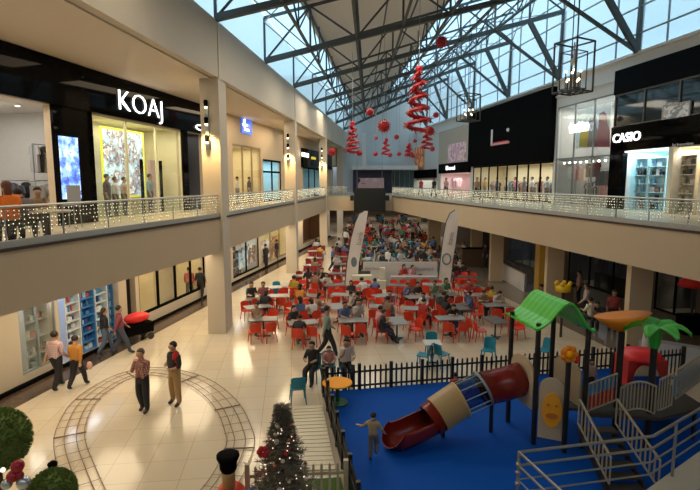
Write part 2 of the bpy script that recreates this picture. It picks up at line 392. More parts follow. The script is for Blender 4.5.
# far ends
struct(MB().box((2, 66.2, 12.2), (24, .3, 14.7)).build('wall_far_upper', far_m, origin=(0, 0, 0)), 'pale grey wall at the far end of the atrium')
struct(MB().box((2, 96, 1.7), (34, .3, 3.6)).build('wall_far_ground', M('food_hall_back', (.22, .16, .12), .6), origin=(0, 0, 0)), 'back wall of the food hall')
struct(MB().box((-14.2, 77, 1.7), (.3, 38, 3.5)).box((18.2, 77, 1.7), (.3, 38, 3.5)).box((-8.4, 58, 1.7), (11.2, .3, 3.5)).box((14.1, 58, 1.7), (8, .3, 3.5)).build('wall_food_hall', MATS['food_hall_back'], origin=(0, 0, 0)), 'side walls of the food hall')
struct(MB().box((2, -6, 8), (44, .3, 16.5)).build('wall_behind', cream, origin=(0, 0, 0)), 'wall behind the viewer')
struct(MB().box((-20, 44, 8), (.3, 108, 16)).box((24, 44, 8), (.3, 108, 16)).build('wall_outer', cream, origin=(0, 0, 0)), 'outer walls')
# ------------------------------------------------------------------ columns
def column(name, x0, x1, y, dy, z1, label, m=cream):
    o = MB().box(((x0+x1)/2, y+dy/2, z1/2), (x1-x0, dy, z1)).build(name, m, world=True)
    return tag(o, label, 'column', 'atrium columns')
LCOL = [20.4, 34.5, 48.6, 61.5]
for i, y in enumerate(LCOL):
    xr = XB(y)+.02
    struct(MB().box((xr-.37, y+.6, 10.35/2), (.74, 1.2, 10.35)).box((xr-.33, y+.65, 11.4), (.7, 1.1, 2.2)).build('column', cream, world=True), '%s cream column from the camera on the left, two floors high' % ORD[i])
for i, (px, d, wd, dp) in enumerate([(643.5, 17.4, .78, .3), (556, 23.6, .8, .3), (497, 31.5, .8, .35), (476.5, 38.5, .85, .4), (434, 45.5, 1.1, .6)]):
    p = AT(px, 260, d)
    struct(MB().box((p.x, d+dp/2, ZS/2), (wd, dp, ZS)).build('column', creamD, world=True), '%s square column from the camera under the right gallery' % ORD[i])
# ------------------------------------------------------------------ roof
LY = [-.6, 6.4, 13.4, 20.4, 27.4, 34.4, 41.4, 48.4, 55.4, 62.4]
ZB0, ZB1, HT = 12.55, 17.0, 2.15
def LR(yl):
    yr = yl - .8; return Vector((XB(yl), yl, ZB0)), Vector((XRW(yr), yr, ZB1))
NP = 8
for i, yl in enumerate(LY):
    A, B = LR(yl); t = thing('roof_truss', '%s sloping steel roof truss counting from the viewer, spanning the atrium' % ORD[i], 'roof truss', A, group='steel roof trusses'); up = Vector((0, 0, HT))
    r = .085
    MB().bar(A, B, .18, square=True).build('bottom_chord', steel, t, world=True)
    MB().bar(A+up, B+up, r*1.1, square=True).build('top_chord', steel, t, world=True)
    tp = lambda k: A.lerp(B, k/NP) + up
    for k in range(NP+1):
        MB().bar(A.lerp(B, k/NP), tp(k), .075, square=True).build('post', steel, t, world=True)
    for k in range(NP):
        p, q = (A.lerp(B, k/NP), tp(k+1)) if k % 2 == 0 else (tp(k), A.lerp(B, (k+1)/NP))
        MB().bar(p, q, .055).build('diagonal', steel, t, world=True)
    # raking struts from the right parapet up to the chord
    foot = Vector((B.x-.1, B.y, RTOP+.1))
    for kk, rr in ((NP-1, .19), (NP-2, .11)):
        MB().bar(foot, A.lerp(B, kk/NP), rr, square=True).build('strut', steel, t, world=True)
    MB().bar(foot, B, .17, square=True).build('end_post', steel, t, world=True)
def RS(yl, k, dz=0):
    A, B = LR(yl); return A.lerp(B, k) + Vector((0, 0, HT+dz))
def roof_sheet(name, k0, k1, y0, y1, m, label, dz=.2):
    a, b, c, d = RS(y0, k0, dz), RS(y0, k1, dz), RS(y1, k1, dz), RS(y1, k0, dz); u = Vector((0, 0, .05))
    return struct(MB().hexa([a, b, c, d, a+u, b+u, c+u, d+u]).build(name, m, origin=(0, 0, 0)), label)
opaque = M('grey_beige_roof_board', (.82, .79, .72), .8, var=.05)
roof_sheet('ceiling_roof_translucent_left', 0, .10, 20.4, 69.4, roof_clear, 'translucent strip of roof along the left beam')
roof_sheet('ceiling_roof_board', .10, .56, -.6, 69.4, opaque, 'opaque grey roof boards over the atrium')
roof_sheet('ceiling_roof_translucent_right', .56, 1.0, 27.4, 69.4, roof_clear, 'translucent blue roof sheets on the right')
roof_sheet('ceiling_roof_near', 0, .10, -.6, 20.4, opaque, 'unseen near roof made opaque to block daylight'); roof_sheet('ceiling_roof_near_right', .56, 1, -.6, 27.4, opaque, 'unseen near roof made opaque to block daylight')  # out-of-view roof made opaque to keep daylight off the play area
# clerestories
mb = MB(); y0, y1 = 17.5, 64; Rm = lambda y: (XRW(y)-.15)
mb.hexa([(Rm(y0)+.1, y0, RTOP), (Rm(y0)+.15, y0, RTOP), (Rm(y1)+.15, y1, RTOP), (Rm(y1)+.1, y1, RTOP), (Rm(y0)+.1, y0, 19.3), (Rm(y0)+.15, y0, 19.3), (Rm(y1)+.15, y1, 19.3), (Rm(y1)+.1, y1, 19.3)])
W1 = thing('window_1', 'translucent glazing above the right wall', 'window', (0, 0, 0)); W1['kind'] = 'structure'; mb.build('pane', roof_clear, W1)
mb = MB()
for z in (13.7, 15.0, 16.3, 17.6, 18.8): mb.bar((Rm(y0)+.02, y0, z), (Rm(y1)+.02, y1, z), .05, square=True)
for j in range(14): y = y0+(y1-y0)*j/13; mb.bar((Rm(y)+.02, y, RTOP), (Rm(y)+.02, y, 19.2), .05, square=True)
mb.build('window_frame', steelL, W1)
a_, b_ = XB(15), XB(66)
struct(MB().prism([(b_-.12, 66), (a_-.12, 15), (a_-.07, 15), (b_-.07, 66)], ZP, 14.9).build('window_17', roof_clear, origin=(0, 0, 0)), 'translucent glazing above the left beam')
a_, b_ = XB(-6), XB(15); struct(MB().prism([(b_-.12, 15), (a_-.12, -6), (a_-.07, -6), (b_-.07, 15)], ZP, 14.9).build('wall_clerestory_left', cream, origin=(0, 0, 0)))
# longitudinal purlins and ties
for n, (k, dz, r, nm) in enumerate([(.115, 0, .08, 'purlin'), (.25, 0, .06, 'purlin'), (.34, 0, .06, 'purlin'), (.44, 0, .06, 'purlin'), (.56, 0, .08, 'purlin'), (.66, 0, .06, 'purlin'), (.76, 0, .06, 'purlin'), (.86, 0, .06, 'purlin'), (.95, 0, .06, 'purlin')]):
    o = MB().bar(RS(-.6, k, .1), RS(66, k, .1), r, square=True).build('purlin', steel, world=True); tag(o, '%s long roof purlin from the left running the length of the atrium' % ORD[n], 'roof purlin', 'long roof purlins')
for n, k in enumerate((.125, .25, .375, .5, .625, .75)):
    A0, B0 = LR(-.6); A1, B1 = LR(62.4)
    o = MB().bar(A0.lerp(B0, k), A1.lerp(B1, k), .08, square=True).build('tie_beam', steel, world=True); tag(o, '%s lower tie beam from the left joining the truss bottoms' % ORD[n], 'tie beam', 'lower roof tie beams')
mb = MB().wbox(RW, -6, 17.5, RTOP, 19.3, -.2, -.1); struct(mb.build('wall_clerestory_near', cream, origin=(0, 0, 0)), 'unseen solid wall above the near right parapet, added to block daylight')  # out of view; solid instead of glazed to cut daylight at the near end
for n, k in enumerate((.125, .25, .5, .75)):      # lattice girders running along the hall
    t = thing('lattice_girder', '%s lattice girder from the left running along the roof' % ORD[n], 'roof girder', LR(LY[3])[0].lerp(LR(LY[3])[1], k), group='long lattice girders')
    for i in range(3, 9):
        lo0, lo1 = (LR(LY[i+q])[0].lerp(LR(LY[i+q])[1], k) for q in (0, 1)); up = Vector((0, 0, HT)); lm = lo0.lerp(lo1, .5)
        MB().bar(lo0+up, lm, .045).build('diagonal', steel, t, world=True); MB().bar(lo1+up, lm, .045).build('diagonal', steel, t, world=True)
        MB().bar(lm, lm+up, .045, square=True).build('post', steel, t, world=True)
for i in range(3, 9):       # thin wind braces between trusses
    A0, B0 = LR(LY[i]); A1, B1 = LR(LY[i+1]); t = thing('wind_brace', 'thin crossed wind bracing in the %s bay of the roof' % ORD[i-3], 'roof brace', A0, group='roof wind braces')
    for j in (0, 4, 5, 6, 7):
        u = Vector((0, 0, HT))
        a_, b_ = A0.lerp(B0, j/8), A1.lerp(B1, (j+1)/8)
        MB().bar(a_ + u*.9, b_, .03).build('rod', steelL, t, world=True)
        MB().bar(A0.lerp(B0, (j+1)/8), A1.lerp(B1, j/8) + u*.9, .03).build('rod', steelL, t, world=True)

struct(MB().prism([(XRW(48), 48), (XFR(48)+.6, 48), (XFR(15)+.2, 17.0), (XRW(17), 17.0)], 0.001, .006).build('floor_right_strip', M('brown_grey_overlay', (.20, .165, .125), .2, var=.08, scale=3), origin=(0, 0, 0)), 'brown grey overlay on the floor under the right gallery')  # brown-grey overlay, darker than the cream floor around it
# ================================================================== FIGURES
SKIN_A = M('skin_brown', (.42, .24, .15), .6); SKIN_B = M('skin_tan', (.55, .34, .22), .6)
HAIR = M('dark_hair', (.018, .012, .01), .7, bump=.4); EYE_M = M('eye_dark', (.02, .02, .02), .2); SHOE = M('dark_shoe', (.03, .028, .03), .5)
def figure_mesh(name, pose, k=1.0, fingers=True):
    """one continuous body grown from a jointed skeleton; material slots: skin, top, trousers, shoes"""
    V = []; E = []; R = []; Z = []
    def add(p, r, par=None, zone=1):
        V.append(Vector(p)*k); R.append(r*k*(1.34 if r > .025 else 1.15)); Z.append(zone)
        if par is not None: E.append((par, len(V)-1))
        return len(V)-1
    P = pose
    pel = add(P['pelvis'], .125, None, 2)
    sp = add(P['spine'], .115, pel, 1); ch = add(P['chest'], .135, sp, 1); nb = add(P['neckb'], .075, ch, 1)
    nk = add(P['neck'], .052, nb, 0); h = Vector(P['head']); fd = Vector(P['face']).normalized()
    upv = (h - Vector(P['neck'])).normalized()
    j = add(h - upv*.045 + fd*.02, .068, nk, 0); hm = add(h + upv*.02, .088, j, 0); cr_ = add(h + upv*.085, .066, hm, 0)
    add(h + fd*.108 - upv*.005, .014, hm, 0)                               # nose
    sd = fd.cross(upv).normalized()
    for s_ in (1, -1): add(h + sd*s_*.094 - upv*.0, .016, hm, 0)          # ears
    for s_, S in ((1, 'r'), (-1, 'l')):
        sh = add(P['sh'+S], .066, ch, 1); el = add(P['el'+S], .046, sh, 1 if P.get('sleeve') else 1)
        wr = add(P['wr'+S], .030, el, 1 if P.get('sleeve') else 0)
        w_ = Vector(P['wr'+S]); d = Vector(P.get('hand'+S, w_ - Vector(P['el'+S]))).normalized()
        palm = add(w_ + d*.055, .030, wr, 0)
        if fingers:
            a = d.cross(Vector((0, 0, 1)));
            if a.length < .2: a = d.cross(Vector((1, 0, 0)))
            a.normalize(); cu = d.cross(a).normalized()*-1
            for q, (off, ln) in enumerate([(-.030, .060), (-.010, .072), (.010, .068), (.030, .052)]):
                f1 = add(w_ + d*.095 + a*off, .0095, palm, 0); add(w_ + d*(.095+ln*.6) + a*off*1.15 + cu*.018, .0075, f1, 0)
            th = add(w_ + d*.05 + a*-.05 + cu*.008, .0105, palm, 0); add(w_ + d*.085 + a*-.068 + cu*.02, .008, th, 0)
        hp = add(P['hip'+S], .095, pel, 2); kn = add(P['kn'+S], .074, hp, 2); an = add(P['an'+S], .052, kn, 2)
        hl = Vector(P['an'+S]); td = Vector(P.get('toe'+S, (0, 1, 0))).normalized()
        ft = add(hl + td*.09 + Vector((0, 0, -.045)), .038, an, 3); add(hl + td*.17 + Vector((0, 0, -.055)), .030, ft, 3)
    me = bpy.data.meshes.new(name); me.from_pydata(V, E, []); o = bpy.data.objects.new(name, me); COL.objects.link(o)
    md = o.modifiers.new('s', 'SKIN'); md.use_smooth_shade = True
    sv = me.skin_vertices[0].data
    for i, r in enumerate(R): sv[i].radius = (r, r)
    sv[0].use_root = True
    ms = o.modifiers.new('u', 'SUBSURF'); ms.levels = 1; ms.render_levels = 1
    dg = bpy.context.evaluated_depsgraph_get(); out = bpy.data.meshes.new_from_object(o.evaluated_get(dg)); out.name = name
    bpy.data.objects.remove(o)
    for _ in range(4): out.materials.append(None)
    segs = [(V[a], V[b], a, b) for a, b in E]
    for p in out.polygons:
        c = p.center; best = 1e9; z = 0
        for a, b, ia, ib in segs:
            ab = b-a; t = max(0, min(1, (c-a).dot(ab)/max(1e-9, ab.dot(ab)))); dd = (a+ab*t-c).length - (R[ia]*(1-t)+R[ib]*t)
            if dd < best: best = dd; z = Z[ib] if t > .45 or Z[ia] == Z[ib] else Z[ia]
        p.material_index = z
    return out
def pose_stand(**kw):
    P = dict(pelvis=(0, 0, .96), spine=(0, .0, 1.12), chest=(0, .0, 1.32), neckb=(0, 0, 1.45), neck=(0, .01, 1.53), head=(0, .025, 1.66), face=(0, 1, 0),
             shr=(.19, 0, 1.40), shl=(-.19, 0, 1.40), elr=(.23, -.02, 1.14), ell=(-.23, -.02, 1.14), wrr=(.24, .06, .90), wrl=(-.24, .06, .90),
             hipr=(.09, 0, .92), hipl=(-.09, 0, .92), knr=(.105, .01, .50), knl=(-.105, .01, .50), anr=(.11, -.02, .085), anl=(-.11, -.02, .085))
    P.update(kw); return P
def pose_sit(**kw):
    P = dict(pelvis=(0, -.02, .56), spine=(0, -.03, .72), chest=(0, -.0, .93), neckb=(0, .02, 1.06), neck=(0, .04, 1.13), head=(0, .07, 1.26), face=(0, 1, -.15),
             shr=(.18, .02, 1.03), shl=(-.18, .02, 1.03), elr=(.24, .12, .80), ell=(-.24, .12, .80), wrr=(.14, .34, .80), wrl=(-.14, .34, .80),
             hipr=(.09, .02, .52), hipl=(-.09, .02, .52), knr=(.12, .42, .50), knl=(-.12, .42, .50), anr=(.12, .40, .085), anl=(-.12, .40, .085))
    P.update(kw); return P
POSES = dict(
    stand=pose_stand(),
    walk=pose_stand(knr=(.10, .20, .52), anr=(.10, .30, .10), knl=(-.10, -.02, .50), anl=(-.10, -.32, .13), wrr=(.24, -.16, .93), wrl=(-.24, .26, .95), elr=(.23, -.10, 1.14), ell=(-.23, .04, 1.14), sleeve=1),
    walk2=pose_stand(knr=(.10, -.04, .50), anr=(.10, -.30, .12), knl=(-.10, .20, .52), anl=(-.10, .28, .09), wrr=(.24, .22, .95), wrl=(-.25, -.14, .93)),
    phone=pose_stand(elr=(.25, .10, 1.14), ell=(-.25, .10, 1.14), wrr=(.08, .24, 1.34), wrl=(-.08, .26, 1.38), handr=(-.3, .1, 1), handl=(.3, .1, 1), sleeve=1, knr=(.11, .02, .5), anl=(-.14, .04, .085), anr=(.10, -.10, .085)),
    hips=pose_stand(elr=(.30, -.04, 1.16), ell=(-.30, .02, 1.15), wrr=(.20, .16, 1.12), wrl=(-.16, .20, 1.08), handr=(-1, .3, 0), handl=(1, .3, 0), anl=(-.17, 0, .085), anr=(.15, -.02, .085), knl=(-.14, .02, .5), knr=(.13, .02, .5)),
    sit=pose_sit(), sit2=pose_sit(spine=(0, .04, .70), chest=(0, .14, .88), neckb=(0, .22, .99), neck=(0, .26, 1.05), head=(0, .32, 1.16), face=(0, 1, -.5), shr=(.18, .18, .97), shl=(-.18, .18, .97), elr=(.26, .26, .78), ell=(-.26, .24, .78), wrr=(.10, .44, .82), wrl=(-.12, .42, .80)),
    sit3=pose_sit(wrr=(.12, .22, .96), handr=(-.3, .2, 1), face=(.5, 1, 0), anr=(.14, .56, .085), knr=(.13, .42, .5)),
    run=pose_stand(knr=(.10, .20, .56), anr=(.10, .06, .26), knl=(-.09, .02, .50), anl=(-.09, -.10, .085), elr=(.34, -.04, 1.18), wrr=(.40, .12, 1.0), ell=(-.36, .0, 1.22), wrl=(-.56, .10, 1.2), toer=(0, 1, -.6)),
)
FIG = {n: figure_mesh('body_'+n, p) for n, p in POSES.items()}
def hair_mesh(P, long=False, k=1):
    h = Vector(P['head']); fd = Vector(P['face']).normalized(); upv = (h-Vector(P['neck'])).normalized()
    mb = MB(); mb.ball(h + upv*.035 - fd*.022, .108, 12, 8, (1, 1.02, 1.02))
    # carve the face away: push vertices in front and low back inside the head
    for v in mb.v:
        d = v-h
        if d.dot(fd) > .045 and d.dot(upv) < .07: v -= fd*(d.dot(fd)-.03)
        if d.dot(upv) < -.04 and not long: v += upv*(-.04-d.dot(upv))*.7
    if long: mb.ball(h - fd*.07 - upv*.09, .085, 10, 6, (1.05, .6, 1.6))
    return mb
HAIRM = {}
def person(pose, loc, rz, top, legs, label, skin=0, long=False, k=1.0, group=None, shoes=None, hair=None, face=False):
    b = bpy.data.objects.new('person', FIG[pose]); COL.objects.link(b)
    for i, m in enumerate([(SKIN_A, SKIN_B)[skin % 2], top if isinstance(top, bpy.types.Material) else cloth(top), legs if isinstance(legs, bpy.types.Material) else cloth(legs), shoes or SHOE]):
        b.material_slots[i].link = 'OBJECT'; b.material_slots[i].material = m
    b.location = loc; b.rotation_euler = (0, 0, rz); b.scale = (k, k, k)
    tag(b, label, 'person', group)
    key = (pose, long)
    if key not in HAIRM:
        o = hair_mesh(POSES[pose], long).build('hair', HAIR, b, smooth=True); o.data.materials.clear(); o.data.materials.append(HAIR); HAIRM[key] = o.data
    else:
        o = bpy.data.objects.new('hair', HAIRM[key]); COL.objects.link(o); o.parent = b
    if hair: o.material_slots[0].link = 'OBJECT'; o.material_slots[0].material = hair
    if face:
        P = POSES[pose]; h = Vector(P['head']); fd = Vector(P['face']).normalized(); upv = (h-Vector(P['neck'])).normalized(); sd = fd.cross(upv).normalized()
        for s_ in (1, -1): MB().ball(h + fd*.088 + sd*s_*.034 + upv*.012, .010, 6, 4).build('eye', EYE_M, b)
        MB().ball(h + fd*.084 - upv*.055, .012, 8, 4, (2.2, 1, .6)).build('mouth', M('lips', (.3, .08, .07), .5), b)
    return b
# ================================================================== SHOPS AND SIGNS, upper left
def wthing(name, W, y, n, z, label, cat, group=None): return thing(name, label, cat, W.pt(y, n, z), 0, group)
def glazing(num, W, y0, y1, z0, z1, nm, fm, label, n=-.06, fr=.05, trans=None):
    t = thing('window_%d' % num, label, 'window', W.pt((y0+y1)/2, 0, z0)); t['kind'] = 'structure'
    mb = MB()
    for i in range(nm+1):
        y = y0 + (y1-y0)*i/nm; mb.wbox(W, y-fr/2, y+fr/2, z0, z1, n-.04, n+.04)
    mb.wbox(W, y0, y1, z0, z0+fr, n-.04, n+.04).wbox(W, y0, y1, z1-fr, z1, n-.04, n+.04)
    if trans: mb.wbox(W, y0, y1, trans-fr/2, trans+fr/2, n-.04, n+.04)
    mb.build('window_frame', fm, t, world=True)
    MB().wbox(W, y0, y1, z0, z1, n-.008, n+.008).build('pane', glass_s, t, world=True)
    return t
def board(W, y0, y1, z0, z1, n0, n1, m, label, name='sign_board', cat='sign'):
    t = wthing(name, W, (y0+y1)/2, n0, z0, label, cat); MB().wbox(W, y0, y1, z0, z1, n0, n1).build('panel', m, t, world=True); return t
def poster(W, px0, px1, py0, py1, m, label, n=-.5, fm=None, name='poster', th=.04, kids=None):
    pm = (px0+px1)/2; y0 = W.at(px0, (py0+py1)/2, n)[0]; y1 = W.at(px1, (py0+py1)/2, n)[0]
    zt = W.at(pm, py0, n)[1]; zb = W.at(pm, py1, n)[1]; y0, y1 = min(y0, y1), max(y0, y1)
    t = wthing(name, W, (y0+y1)/2, n, zb, label, name.split('_')[-1])
    MB().wbox(W, y0, y1, zb, zt, n, n+th).build('picture', m, t, world=True)
    if fm:
        f = .08
        MB().wbox(W, y0-f, y0, zb-f, zt+f, n, n+th+.02).wbox(W, y1, y1+f, zb-f, zt+f, n, n+th+.02).wbox(W, y0, y1, zb-f, zb, n, n+th+.02).wbox(W, y0, y1, zt, zt+f, n, n+th+.02).build('frame', fm, t, world=True)
    return t
t = board(LW, 6, yL(207), LUB, ZC-.02, 0, .18, black_g, 'long glossy black fascia with glowing white letters above the left shops')
ya, za = LW.at(118, 88, .2); yb, zb = LW.at(163, 122, .2); zk = LW.at(119, 117, .2)[1]
text_on('KOAJ', 'lettering', LW.pt((ya+yb)/2, .22, (za+zk)/2), LW.read, sign_w, width=(yb-ya), height=(za-zk)*.92, parent=t, bold=-.02, ext=.02)
yo, zo = LW.at(201, 128, .2)
ov = MB(); ov.path([LW.pt(yo + math.cos(a)*.55, .23, zo + math.sin(a)*.13) for a in [2*PI*i/24 for i in range(24)]], .035, 5, True); ov.build('oval_mark', sign_w, t, world=True)
o = MB().wbox(LW, yL(54), yL(93), ZF, LUB, 0, .1).build('pillar', black_g, origin=(0, 0, 0)); struct(o, 'glossy black wall panel between the left shops'); o.name = 'wall_panel_black'
o = MB().wbox(LW, yL(182), yL(187), ZF, LUB, 0, .1).wbox(LW, yL(203), yL(207), ZF, LUB, 0, .1).build('wall_panel_black', black_g, origin=(0, 0, 0)); struct(o)
blue_pic = patterned('blue_screen_picture', [(.05, .10, .45), (.10, .22, .75), (.25, .45, .9), (.6, .75, 1), (.08, .12, .5)], 2.2, 'NOISE', .3, emit=1.0)
poster(LW, 59, 79, 137, 199, blue_pic, 'bright blue advertising screen on the black wall panel', .1, fm=MATS['black_matt'], name='display_screen')
glazing(2, LW, yL(93), yL(182), ZF, LUB, 3, M('pale_frame', (.75, .72, .5), .4), 'wide shop window with yellowish frame', fr=.08)
picA = patterned('pastel_fashion_picture', [(.25, .6, .8), (.8, .82, .85), (.35, .65, .85), (.45, .38, .38), (.15, .16, .2), (.75, .78, .82), (.6, .45, .45)], 2.2, 'NOISE', .4, emit=.55)
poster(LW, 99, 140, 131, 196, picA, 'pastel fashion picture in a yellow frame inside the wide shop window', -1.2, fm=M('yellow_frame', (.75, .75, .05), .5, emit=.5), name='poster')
for i, (px, hh, col, lab) in enumerate([(107, 1.7, (.12, .1, .12), 'mannequin in dark clothes at the left of the wide shop window'), (150, 1.75, (.25, .35, .42), 'mannequin in grey blue clothes beside the yellow framed picture'), (124, 1.6, (.55, .4, .35), 'mannequin in a brown top before the framed picture'), (115, 1.6, (.7, .7, .72), 'mannequin in a white top before the framed picture')]):
    y = yL(px, 190); m = person('stand', LW.pts(y, -.7, ZF), -PI/2+.18, col, (.08, .08, .12), lab, k=hh/1.72); m.name = 'mannequin'; m['category'] = 'mannequin'
for i, (px, wd) in enumerate([(160, .12), (170, .5), (178, .12)]):
    y = yL(px, 175); o = MB().wbox(LW, y-wd/2, y+wd/2, ZF, 7.3, -.95, -.85).build('display_board', MATS['black_matt'] if i != 1 else M('pinkish_panel', (.6, .42, .4), .5), world=True); tag(o, ['narrow dark panel left in the wide shop window', 'pink panel in the wide shop window', 'narrow dark panel right in the wide shop window'][i], 'display panel')
# garments on rails
gar_cols = [(.03, .03, .035), (.35, .35, .37), (.5, .42, .35), (.12, .14, .2), (.55, .2, .18), (.7, .68, .64), (.1, .2, .15), (.75, .5, .45), (.2, .05, .05), (.25, .3, .4)]
GM = MB()
GM.add([(-.22, -.03, 1.0), (.22, -.03, 1.0), (.30, -.03, .72), (.20, -.04, .70), (.19, -.05, .1), (-.19, -.05, .1), (-.20, -.04, .70), (-.30, -.03, .72), (-.07, -.02, 1.05), (.07, -.02, 1.05),
        (-.22, .03, 1.0), (.22, .03, 1.0), (.30, .03, .72), (.20, .04, .70), (.19, .05, .1), (-.19, .05, .1), (-.20, .04, .70), (-.30, .03, .72), (-.07, .02, 1.05), (.07, .02, 1.05)],
       [(0, 8, 9, 1, 2, 3, 4, 5, 6, 7)[::-1], (10, 18, 19, 11, 12, 13, 14, 15, 16, 17), (4, 5, 15, 14), (8, 0, 10, 18), (9, 8, 18, 19), (1, 9, 19, 11), (2, 1, 11, 12), (3, 2, 12, 13), (4, 3, 13, 14), (5, 6, 16, 15), (6, 7, 17, 16), (7, 0, 10, 17)])
gproto = GM.build('garment', cloth(gar_cols[0])); gmesh = gproto.data; bpy.data.objects.remove(gproto)
def rack(W, y, n, z, width, where, cols, h=1.5, face=False, nn=None, ang=0):
    base = W.pts(y, n, z); a = math.atan2(W.t.y, W.t.x) + ang
    t = thing('clothes_rack', 'metal clothes rail %s' % where, 'clothes rail', base, a)
    MB().bar((-width/2, 0, h), (width/2, 0, h), .018).build('rail', steelL, t)
    for s_ in (-1, 1):
        MB().bar((s_*width/2, 0, 0), (s_*width/2, 0, h), .018).bar((s_*width/2, -.22, .02), (s_*width/2, .22, .02), .018).build('leg', steelL, t)
    nn = nn or int(width/.14)
    R = Matrix.Rotation(a, 3, 'Z')
    for i in range(nn):
        o = bpy.data.objects.new('garment', gmesh); COL.objects.link(o); x = -width/2 + width*(i+.5)/nn
        o.location = base + R @ Vector((x, 0, h-1.06)); o.rotation_euler = (0, 0, a + (0 if face else PI/2-.25)); o.scale = (1, 1, random.uniform(.75, 1))
        o.material_slots[0].link = 'OBJECT'; o.material_slots[0].material = cloth(random.choice(cols))
        tag(o, '%s garment along the rail %s' % (nth(i), where), 'garment', 'garments on the rail %s' % where)
darks = gar_cols[:2]+[gar_cols[3], gar_cols[5]]
rack(LW, yL(47), -1.0, ZF, 1.1, 'beside the blue screen in the white shop', darks)
rack(LW, yL(46), -1.3, ZF+1.45, 1.1, 'high on the wall of the white shop', darks, h=1.3)
rack(LW, yL(20), -2.6, ZF, 2.0, 'at the back of the white shop', darks)
# white interior partitions and pillar in the first shop
for nm, px, wd, dep, n0, lab in [('partition', 30, .9, .6, -1.6, 'white square pillar standing inside the white shop'), ('partition', 12, .9, .1, -2.6, 'white changing cabin wall inside the white shop')]:
    y = yL(px, 150); tag(MB().wbox(LW, y-wd/2, y+wd/2, ZF, LUB-.4, n0-dep, n0).build(nm, MATS['shop_white_wall'], world=True), lab, 'partition')
for i, (px, n) in enumerate([(14, -1), (24, -1), (45, -1), (30, -2.5)]):
    y = yL(px, 110); t = wthing('ceiling_light', LW, y, n, LUB-.05, '%s small spotlight from the left in the ceiling of the white shop' % ORD[i], 'ceiling light', 'shop ceiling spotlights'); MB().lathe([(.09, 0), (.1, .04)], n=10).build('trim_ring', white_paint, t); MB().lathe([(.06, -.015), (.07, .0)], n=10).build('lamp', bulb_c, t)
# dark shop with white column, then shops beyond the first column
y = yL(189, 170); tag(MB().wbox(LW, y-.35, y+.35, ZF, 8.3, -1.0, -.8).build('light_panel', M('lit_white_panel', (.8, .85, .85), .5, emit=.6), world=True), 'tall lit white panel in the dark shop', 'light panel')
y = yL(193, 195); t = wthing('counter', LW, y, -.9, ZF, 'glowing white counter in the dark shop', 'counter'); MB().wbox(LW, y-.5, y+.5, ZF, ZF+1.1, -1.2, -.6).build('body', MATS['lit_white_panel'], t, world=True); MB().wbox(LW, y-.55, y+.55, ZF+1.1, ZF+1.15, -1.25, -.55).build('top', white_lam, t, world=True)
t = poster(LW, 241, 251, 118, 134, M('blue_badge', (.03, .12, .6), .4, emit=.8), 'blue shop badge with white marks hanging in the window beyond the first column', .02, name='shop_badge', th=.08)
yb_, zb_ = LW.at(246, 126, .12); MB().wbox(LW, yb_-.5, yb_+.3, zb_, zb_+.12, .1, .14).wbox(LW, yb_-.2, yb_+.5, zb_-.3, zb_-.16, .1, .14).wbox(LW, yb_-.3, yb_-.1, zb_-.1, zb_+.4, .1, .14).build('mark', sign_w, t, world=True)
glazing(4, LW, yL(233), yL(261), ZF, 8.6, 3, M('bronze_frame', (.35, .26, .15), .4, metal=.4), 'shop window with slim bronze frames beyond the first column', fr=.1)
glazing(5, LW, yL(263), yL(281), ZF, 7.9, 2, MATS['black_matt'], 'shop entrance with dark frames beyond the first column', fr=.14, trans=7.0)
poster(LW, 283, 290, 125, 155, M('brown_panel', (.18, .07, .035), .5), 'brown wall panel near the second column', .0, name='wall_board')
t = poster(LW, 267, 276, 160, 194, MATS['black_matt'], 'dark framed doorway display in the pale blue shop', -1.5, name='door_display')
t = board(LW, yL(301), yL(330), 7.6, 9.3, 0, .25, black_g, 'black shop fascia between the second and third columns'); yb_, zb_ = LW.at(306, 155, .3)
for q in range(4): MB().wbox(LW, yb_-1.2+q*.6, yb_-.8+q*.6, zb_-.18, zb_+.18, .25, .3).build('mark', sign_w, t, world=True)
yb_, zb_ = LW.at(314, 158, .3); MB().wbox(LW, yb_-.8, yb_+.8, zb_-.15, zb_+.1, .25, .3).build('stripe', M('yellow_mark', (.8, .6, .05), .5, emit=.5), t, world=True)
glazing(6, LW, yL(303), yL(325), ZF, 7.6, 4, MATS['black_matt'], 'bluish shop window between the second and third columns', fr=.12)
for i, px in enumerate([237, 249, 258]):
    y = yL(px, 180); m = person('stand', LW.pts(y, -.8, ZF), -PI/2, random.choice(gar_cols), (.2, .2, .22), ['white topped', 'middle', 'far'][i] + ' mannequin in the bronze framed window', k=1); m.name = 'mannequin'; m['category'] = 'mannequin'
rack(LW, yL(255), -1.8, ZF, 3, 'behind the bronze framed window', gar_cols)
# ================================================================== SHOPS AND SIGNS, upper right
# black double-height front with the L mark
zt_ = 12.45; zb_ = RB[3][3]
t = board(RW, yR(553.5), yR(471), zb_, zt_, 0, .35, black_m, 'big black double height shop front with an L shaped mark')
y0, z0 = RW.at(491, 146, .36); y1, z1 = RW.at(491, 130, .36); y2, z2 = RW.at(509, 142.5, .36)
MB().wbox(RW, y0, y0-.2, z0, z1, .35, .42).build('upright', M('dull_white_sign', (.7, .7, .7), .5, emit=.1), t, world=True)
MB().wbox(RW, y0, y2, z0, z0+.15, .35, .42).build('foot_bar', M('pinkish_sign', (.65, .3, .3), .5, emit=.12), t, world=True)
MB().wbox(RW, y0-.4, y2+.2, z0+.15, z0+.25, .35, .40).build('red_line', M('dull_red_sign', (.4, .02, .03), .5, emit=.2), t, world=True)
yd, zd = RW.at(508, 130, .36); MB().ball(RW.pt(yd, .38, zd), .14).build('dot', MATS['dull_white_sign'], t, world=True)
